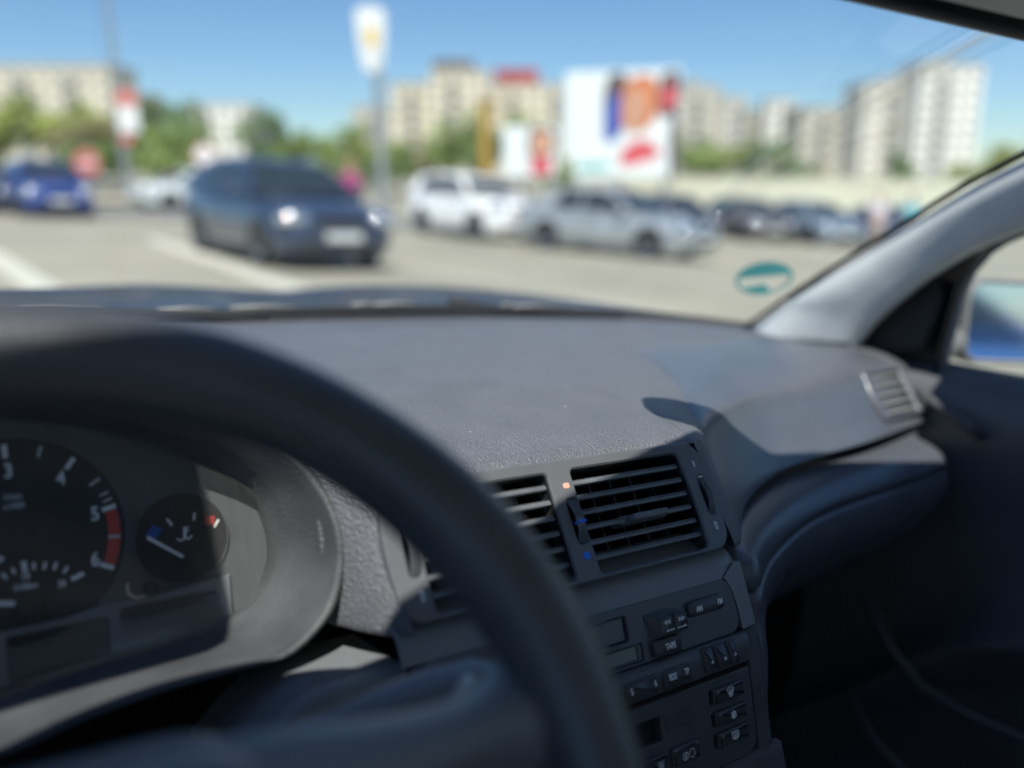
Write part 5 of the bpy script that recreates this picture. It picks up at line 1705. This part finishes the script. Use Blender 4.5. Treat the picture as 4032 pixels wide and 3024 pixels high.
def block(label, x0, x1, d, z1, m, hat=None, depth=14.0, rz=0.0, balc=True):
    """block of flats: x0..x1 measured at half distance, scaled to its true distance"""
    global pane_me, frame_me, slab_me
    k = 2.0
    x0, x1, d, z1 = x0 * k, x1 * k, d * k, 1.13 + (z1 - 1.13) * k
    zb_ = -3.0
    r_ = empty('apartment_block', ((x0 + x1) / 2, d, zb_), rz)
    tag(r_, label, 'building')
    W_, H_ = x1 - x0, z1 - zb_
    mesh('wall', box((0, depth / 2, H_ / 2), (W_, depth, H_)), BM[m], r_)
    mesh('parapet', box((0, depth / 2, H_ + 0.25), (W_ + 0.5, depth + 0.5, 0.5)), BM['slab'], r_)
    if hat:
        u0, u1, hh, hm = hat
        mesh('roof', box((-W_ / 2 + W_ * (u0 + u1) / 2, depth / 2, H_ + 0.5 + hh / 2), (W_ * (u1 - u0), depth * 0.8, hh)), BM[hm], r_)
    if pane_me is None:
        pane_me = mesh('pane', box((0, 0, 0), (1.5, 0.06, 1.5)), BM['pane'], r_).data
        bpy.data.objects.remove([o for o in r_.children if o.name.startswith('pane')][0])
        frame_me = bpy.data.meshes.new('window')
        g_ = plate(Frame((0, 0, 0), (1, 0, 0), (0, 0, 1)), [(-0.95, -0.95), (0.95, -0.95), (0.95, 0.95), (-0.95, 0.95)], [[(-0.72, -0.72), (0.72, -0.72), (0.72, 0.72), (-0.72, 0.72)]], -0.12, 0.06, 0.02)
        frame_me.from_pydata([tuple(v) for v in g_[0]], [], g_[1])
        frame_me.materials.append(BM['frame'])
        slab_me = bpy.data.meshes.new('balcony')
        g_ = join(box((0, -0.6, 0), (3.0, 1.2, 0.16)), box((0, -1.17, 0.55), (3.0, 0.06, 0.95)), box((-1.47, -0.6, 0.55), (0.06, 1.1, 0.95)), box((1.47, -0.6, 0.55), (0.06, 1.1, 0.95)))
        slab_me.from_pydata([tuple(v) for v in g_[0]], [], g_[1])
        slab_me.materials.append(BM['slab'])
    nf = max(2, int(H_ / 3.0))
    nw = max(2, int(W_ / 3.4))
    for i in range(nf):
        z = H_ - 1.7 - 3.0 * i
        if z < 3.0: break
        for j in range(nw):
            u = -W_ / 2 + W_ * (j + 0.5) / nw
            f_ = link('window', frame_me, None, r_)
            f_.location = (u, -0.06, z)
            p_ = link('pane', pane_me, None, f_)
            p_.location = (0, 0.0, 0)
            if balc and (j + (i // 9)) % 3 == 1:
                q_ = link('balcony', slab_me, None, r_)
                q_.location = (u, 0, z - 1.25)
    return r_


block('long beige apartment block behind the trees at the left edge', -59.7, -42.6, 95, 11.2, 'beige')
block('lower beige block just right of the long block at the left', -49.0, -44.9, 110, 9.4, 'beige', None, 10)
block('white apartment block between the trees on the left', -47.9, -37.9, 130, 9.6, 'white')
block('low grey block at the left end of the cream blocks, beside the pole sign', -21.6, -15.6, 120, 8.6, 'grey')
block('cream block right of the pole sign with a plain roof', -15.6, -10.3, 115, 11.2, 'cream')
block('cream block with a dark brown rooftop', -10.2, -2.9, 112, 12.4, 'cream', (0.04, 0.72, 2.4, 'rooft'))
block('cream block with a red rooftop', -3.0, 6.8, 118, 11.3, 'cream', (0.08, 0.66, 3.6, 'rred'))
block('grey block just right of the large billboard', 22.0, 27.9, 120, 11.2, 'grey', (0.3, 0.6, 1.6, 'slab'))
block('narrow pale block behind the low wall, right of the grey one', 28.0, 31.0, 118, 9.7, 'pale')
block('wide grey block above the green trees on the right', 31.6, 41.7, 125, 8.5, 'grey')
block('small white block standing in front of the wide grey one', 34.4, 38.4, 121, 9.6, 'white', None, 5)
block('grey block with a flat roof left of the tall pale tower', 37.6, 43.0, 115, 8.2, 'grey')
block('stepped pale block leaning against the tall pale tower', 42.6, 47.2, 108, 10.6, 'pale', (0.5, 1.0, 1.2, 'slab'))
block('tall pale tower block at the far right', 47.3, 54.5, 104, 12.2, 'white', (0.1, 0.5, 1.0, 'slab'))

# ------------------------------------------------------------------ trees
LEAF = [mat('leaves_%s' % n_, c, 0.55, var=(1.2, 0.35)) for n_, c in (('light', (0.32, 0.37, 0.08)), ('mid', (0.24, 0.33, 0.08)), ('dark', (0.15, 0.24, 0.08)), ('olive', (0.33, 0.31, 0.14)))]


def crown_mesh(seed, n=2600):
    r = random.Random(seed)
    clumps = []
    for i in range(22):
        a, b = r.uniform(0, 2 * math.pi), math.asin(r.uniform(-0.75, 1))
        q = r.uniform(0.35, 0.85)
        clumps.append((V((math.cos(a) * math.cos(b) * q, math.sin(a) * math.cos(b) * q, math.sin(b) * q)), r.uniform(0.18, 0.36)))
    v, f = [], []
    for i in range(n):
        c, rad = r.choice(clumps)
        d = V((r.gauss(0, 1), r.gauss(0, 1), r.gauss(0, 1))).normalized() * rad * r.uniform(0.5, 1.05)
        p = c + d
        nrm = (d.normalized() + V((r.gauss(0, .5), r.gauss(0, .5), r.gauss(0, .5) + 0.4))).normalized()
        t = nrm.cross(V((r.gauss(0, 1), r.gauss(0, 1), r.gauss(0, 1)))).normalized()
        s = nrm.cross(t)
        z = r.uniform(0.045, 0.085)
        k = len(v)
        v += [p - t * z, p - s * z * 0.5 + nrm * z * 0.1, p + t * z, p + s * z * 0.5 + nrm * z * 0.1]
        f.append((k, k + 1, k + 2, k + 3))
    me = bpy.data.meshes.new('crown')
    me.from_pydata([tuple(q) for q in v], [], f)
    return me


CR = []
for k in range(4):
    for li in range(4):
        me = crown_mesh(30 + k) if li == 0 else CR[k * 4].copy()
        me.materials.append(LEAF[li]) if li == 0 else None
        if li: me.materials[0] = LEAF[li]
        CR.append(me)


def tree(label, x, y, ztop, hw, kind, shape_=0):
    z = gz(x, y)
    h = ztop - z
    root_ = empty('tree', (x, y, z), rnd.uniform(0, 6))
    tag(root_, label, 'tree', 'trees around the car park')
    cz = h * 0.58
    limbs = [tube([V((0, 0, -.1)), V((.03 * h, 0, h * .3)), V((0, .02 * h, h * .75))], [h * .028 + .05, h * .022 + .03, .03], 9)]
    for k in range(5):
        a = k * 1.26 + 0.4
        limbs.append(tube([V((.02 * h, 0, h * (.28 + .06 * k))), V((math.cos(a) * hw * .35, math.sin(a) * hw * .35, h * (.45 + .06 * k))), V((math.cos(a) * hw * .7, math.sin(a) * hw * .7, h * (.55 + .07 * k)))], [.016 * h, .011 * h, .02], 6))
    mesh('trunk', join(*limbs), OMt['bark'], root_, True)
    c = link('crown', CR[shape_ * 4 + kind], None, root_)
    c.location = (0, 0, cz)
    c.scale = (hw * 1.15, hw * 1.15, h * 0.46)
    return root_


TR = [
    ('broad light green tree before the long beige block', -31.2, 60, 5.8, 4.0, 0), ('light green tree at the left edge of the photo', -35.5, 58, 4.6, 2.8, 0), ('olive tree between the lamp post and the light green trees', -27.0, 57, 4.2, 2.4, 3),
    ('tall dark green tree right of the banner lamp post', -18.6, 48, 4.8, 2.3, 2), ('low dark bush beside the banner lamp post', -20.4, 46, 2.4, 1.8, 2), ('mid green tree in front of the tall dark one', -17.0, 45, 3.4, 1.9, 1),
    ('dark green tree right of the white block', -19.4, 70, 5.3, 2.4, 2), ('mid green tree behind the roof of the navy hatchback', -17.2, 71, 4.0, 2.5, 1), ('pale green tree left of the pole sign', -14.4, 75, 4.6, 3.0, 1), ('light green tree right behind the pole sign', -10.6, 68, 3.2, 2.2, 0),
    ('green bush behind the white off-roader, next to the pole sign', -7.6, 60, 2.7, 1.9, 1), ('small olive tree behind the white off-roader', -5.6, 61, 3.0, 1.7, 3), ('tall mid green tree left of the ochre column', -3.7, 58, 4.5, 2.0, 1), ('dark green tree behind the ochre column', -1.2, 57, 3.9, 1.8, 2), ('green tree behind the small billboard', 0.9, 70, 5.0, 2.2, 1),
    ('green bush between the two billboards', 2.7, 50, 1.7, 1.0, 1),
    ('mid green tree above the low wall, next to the large billboard', 15.4, 75, 3.8, 3.1, 1), ('dark green tree above the low wall on the right', 21.2, 72, 3.5, 2.8, 2), ('light green bush between the two trees above the low wall', 18.6, 74, 2.7, 2.4, 0),
    ('yellowish bush above the low wall below the grey block', 25.2, 73, 1.3, 1.3, 3), ('slim dark tree in front of the tall pale tower', 31.0, 70, 2.4, 1.2, 2), ('green bush at the foot of the tall pale tower', 34.5, 66, 1.6, 1.9, 0), ('light green tree beside the windscreen pillar at the right', 37.5, 66, 2.6, 2.3, 0),
    ('mid green bush left of the banner lamp post', -24.0, 50, 2.4, 2.0, 1), ('green bush behind the pale mint car', -15.6, 42, 2.2, 1.9, 1), ('low green bush behind the navy hatchback roof', -12.2, 62, 2.0, 1.9, 1), ('broad bush behind the navy hatchback bonnet', -8.9, 58, 1.6, 1.7, 2)]
for i, (lb, x, y, zt, hw, kd) in enumerate(TR):
    tree(lb, x, y, zt, hw, kd, i % 4)
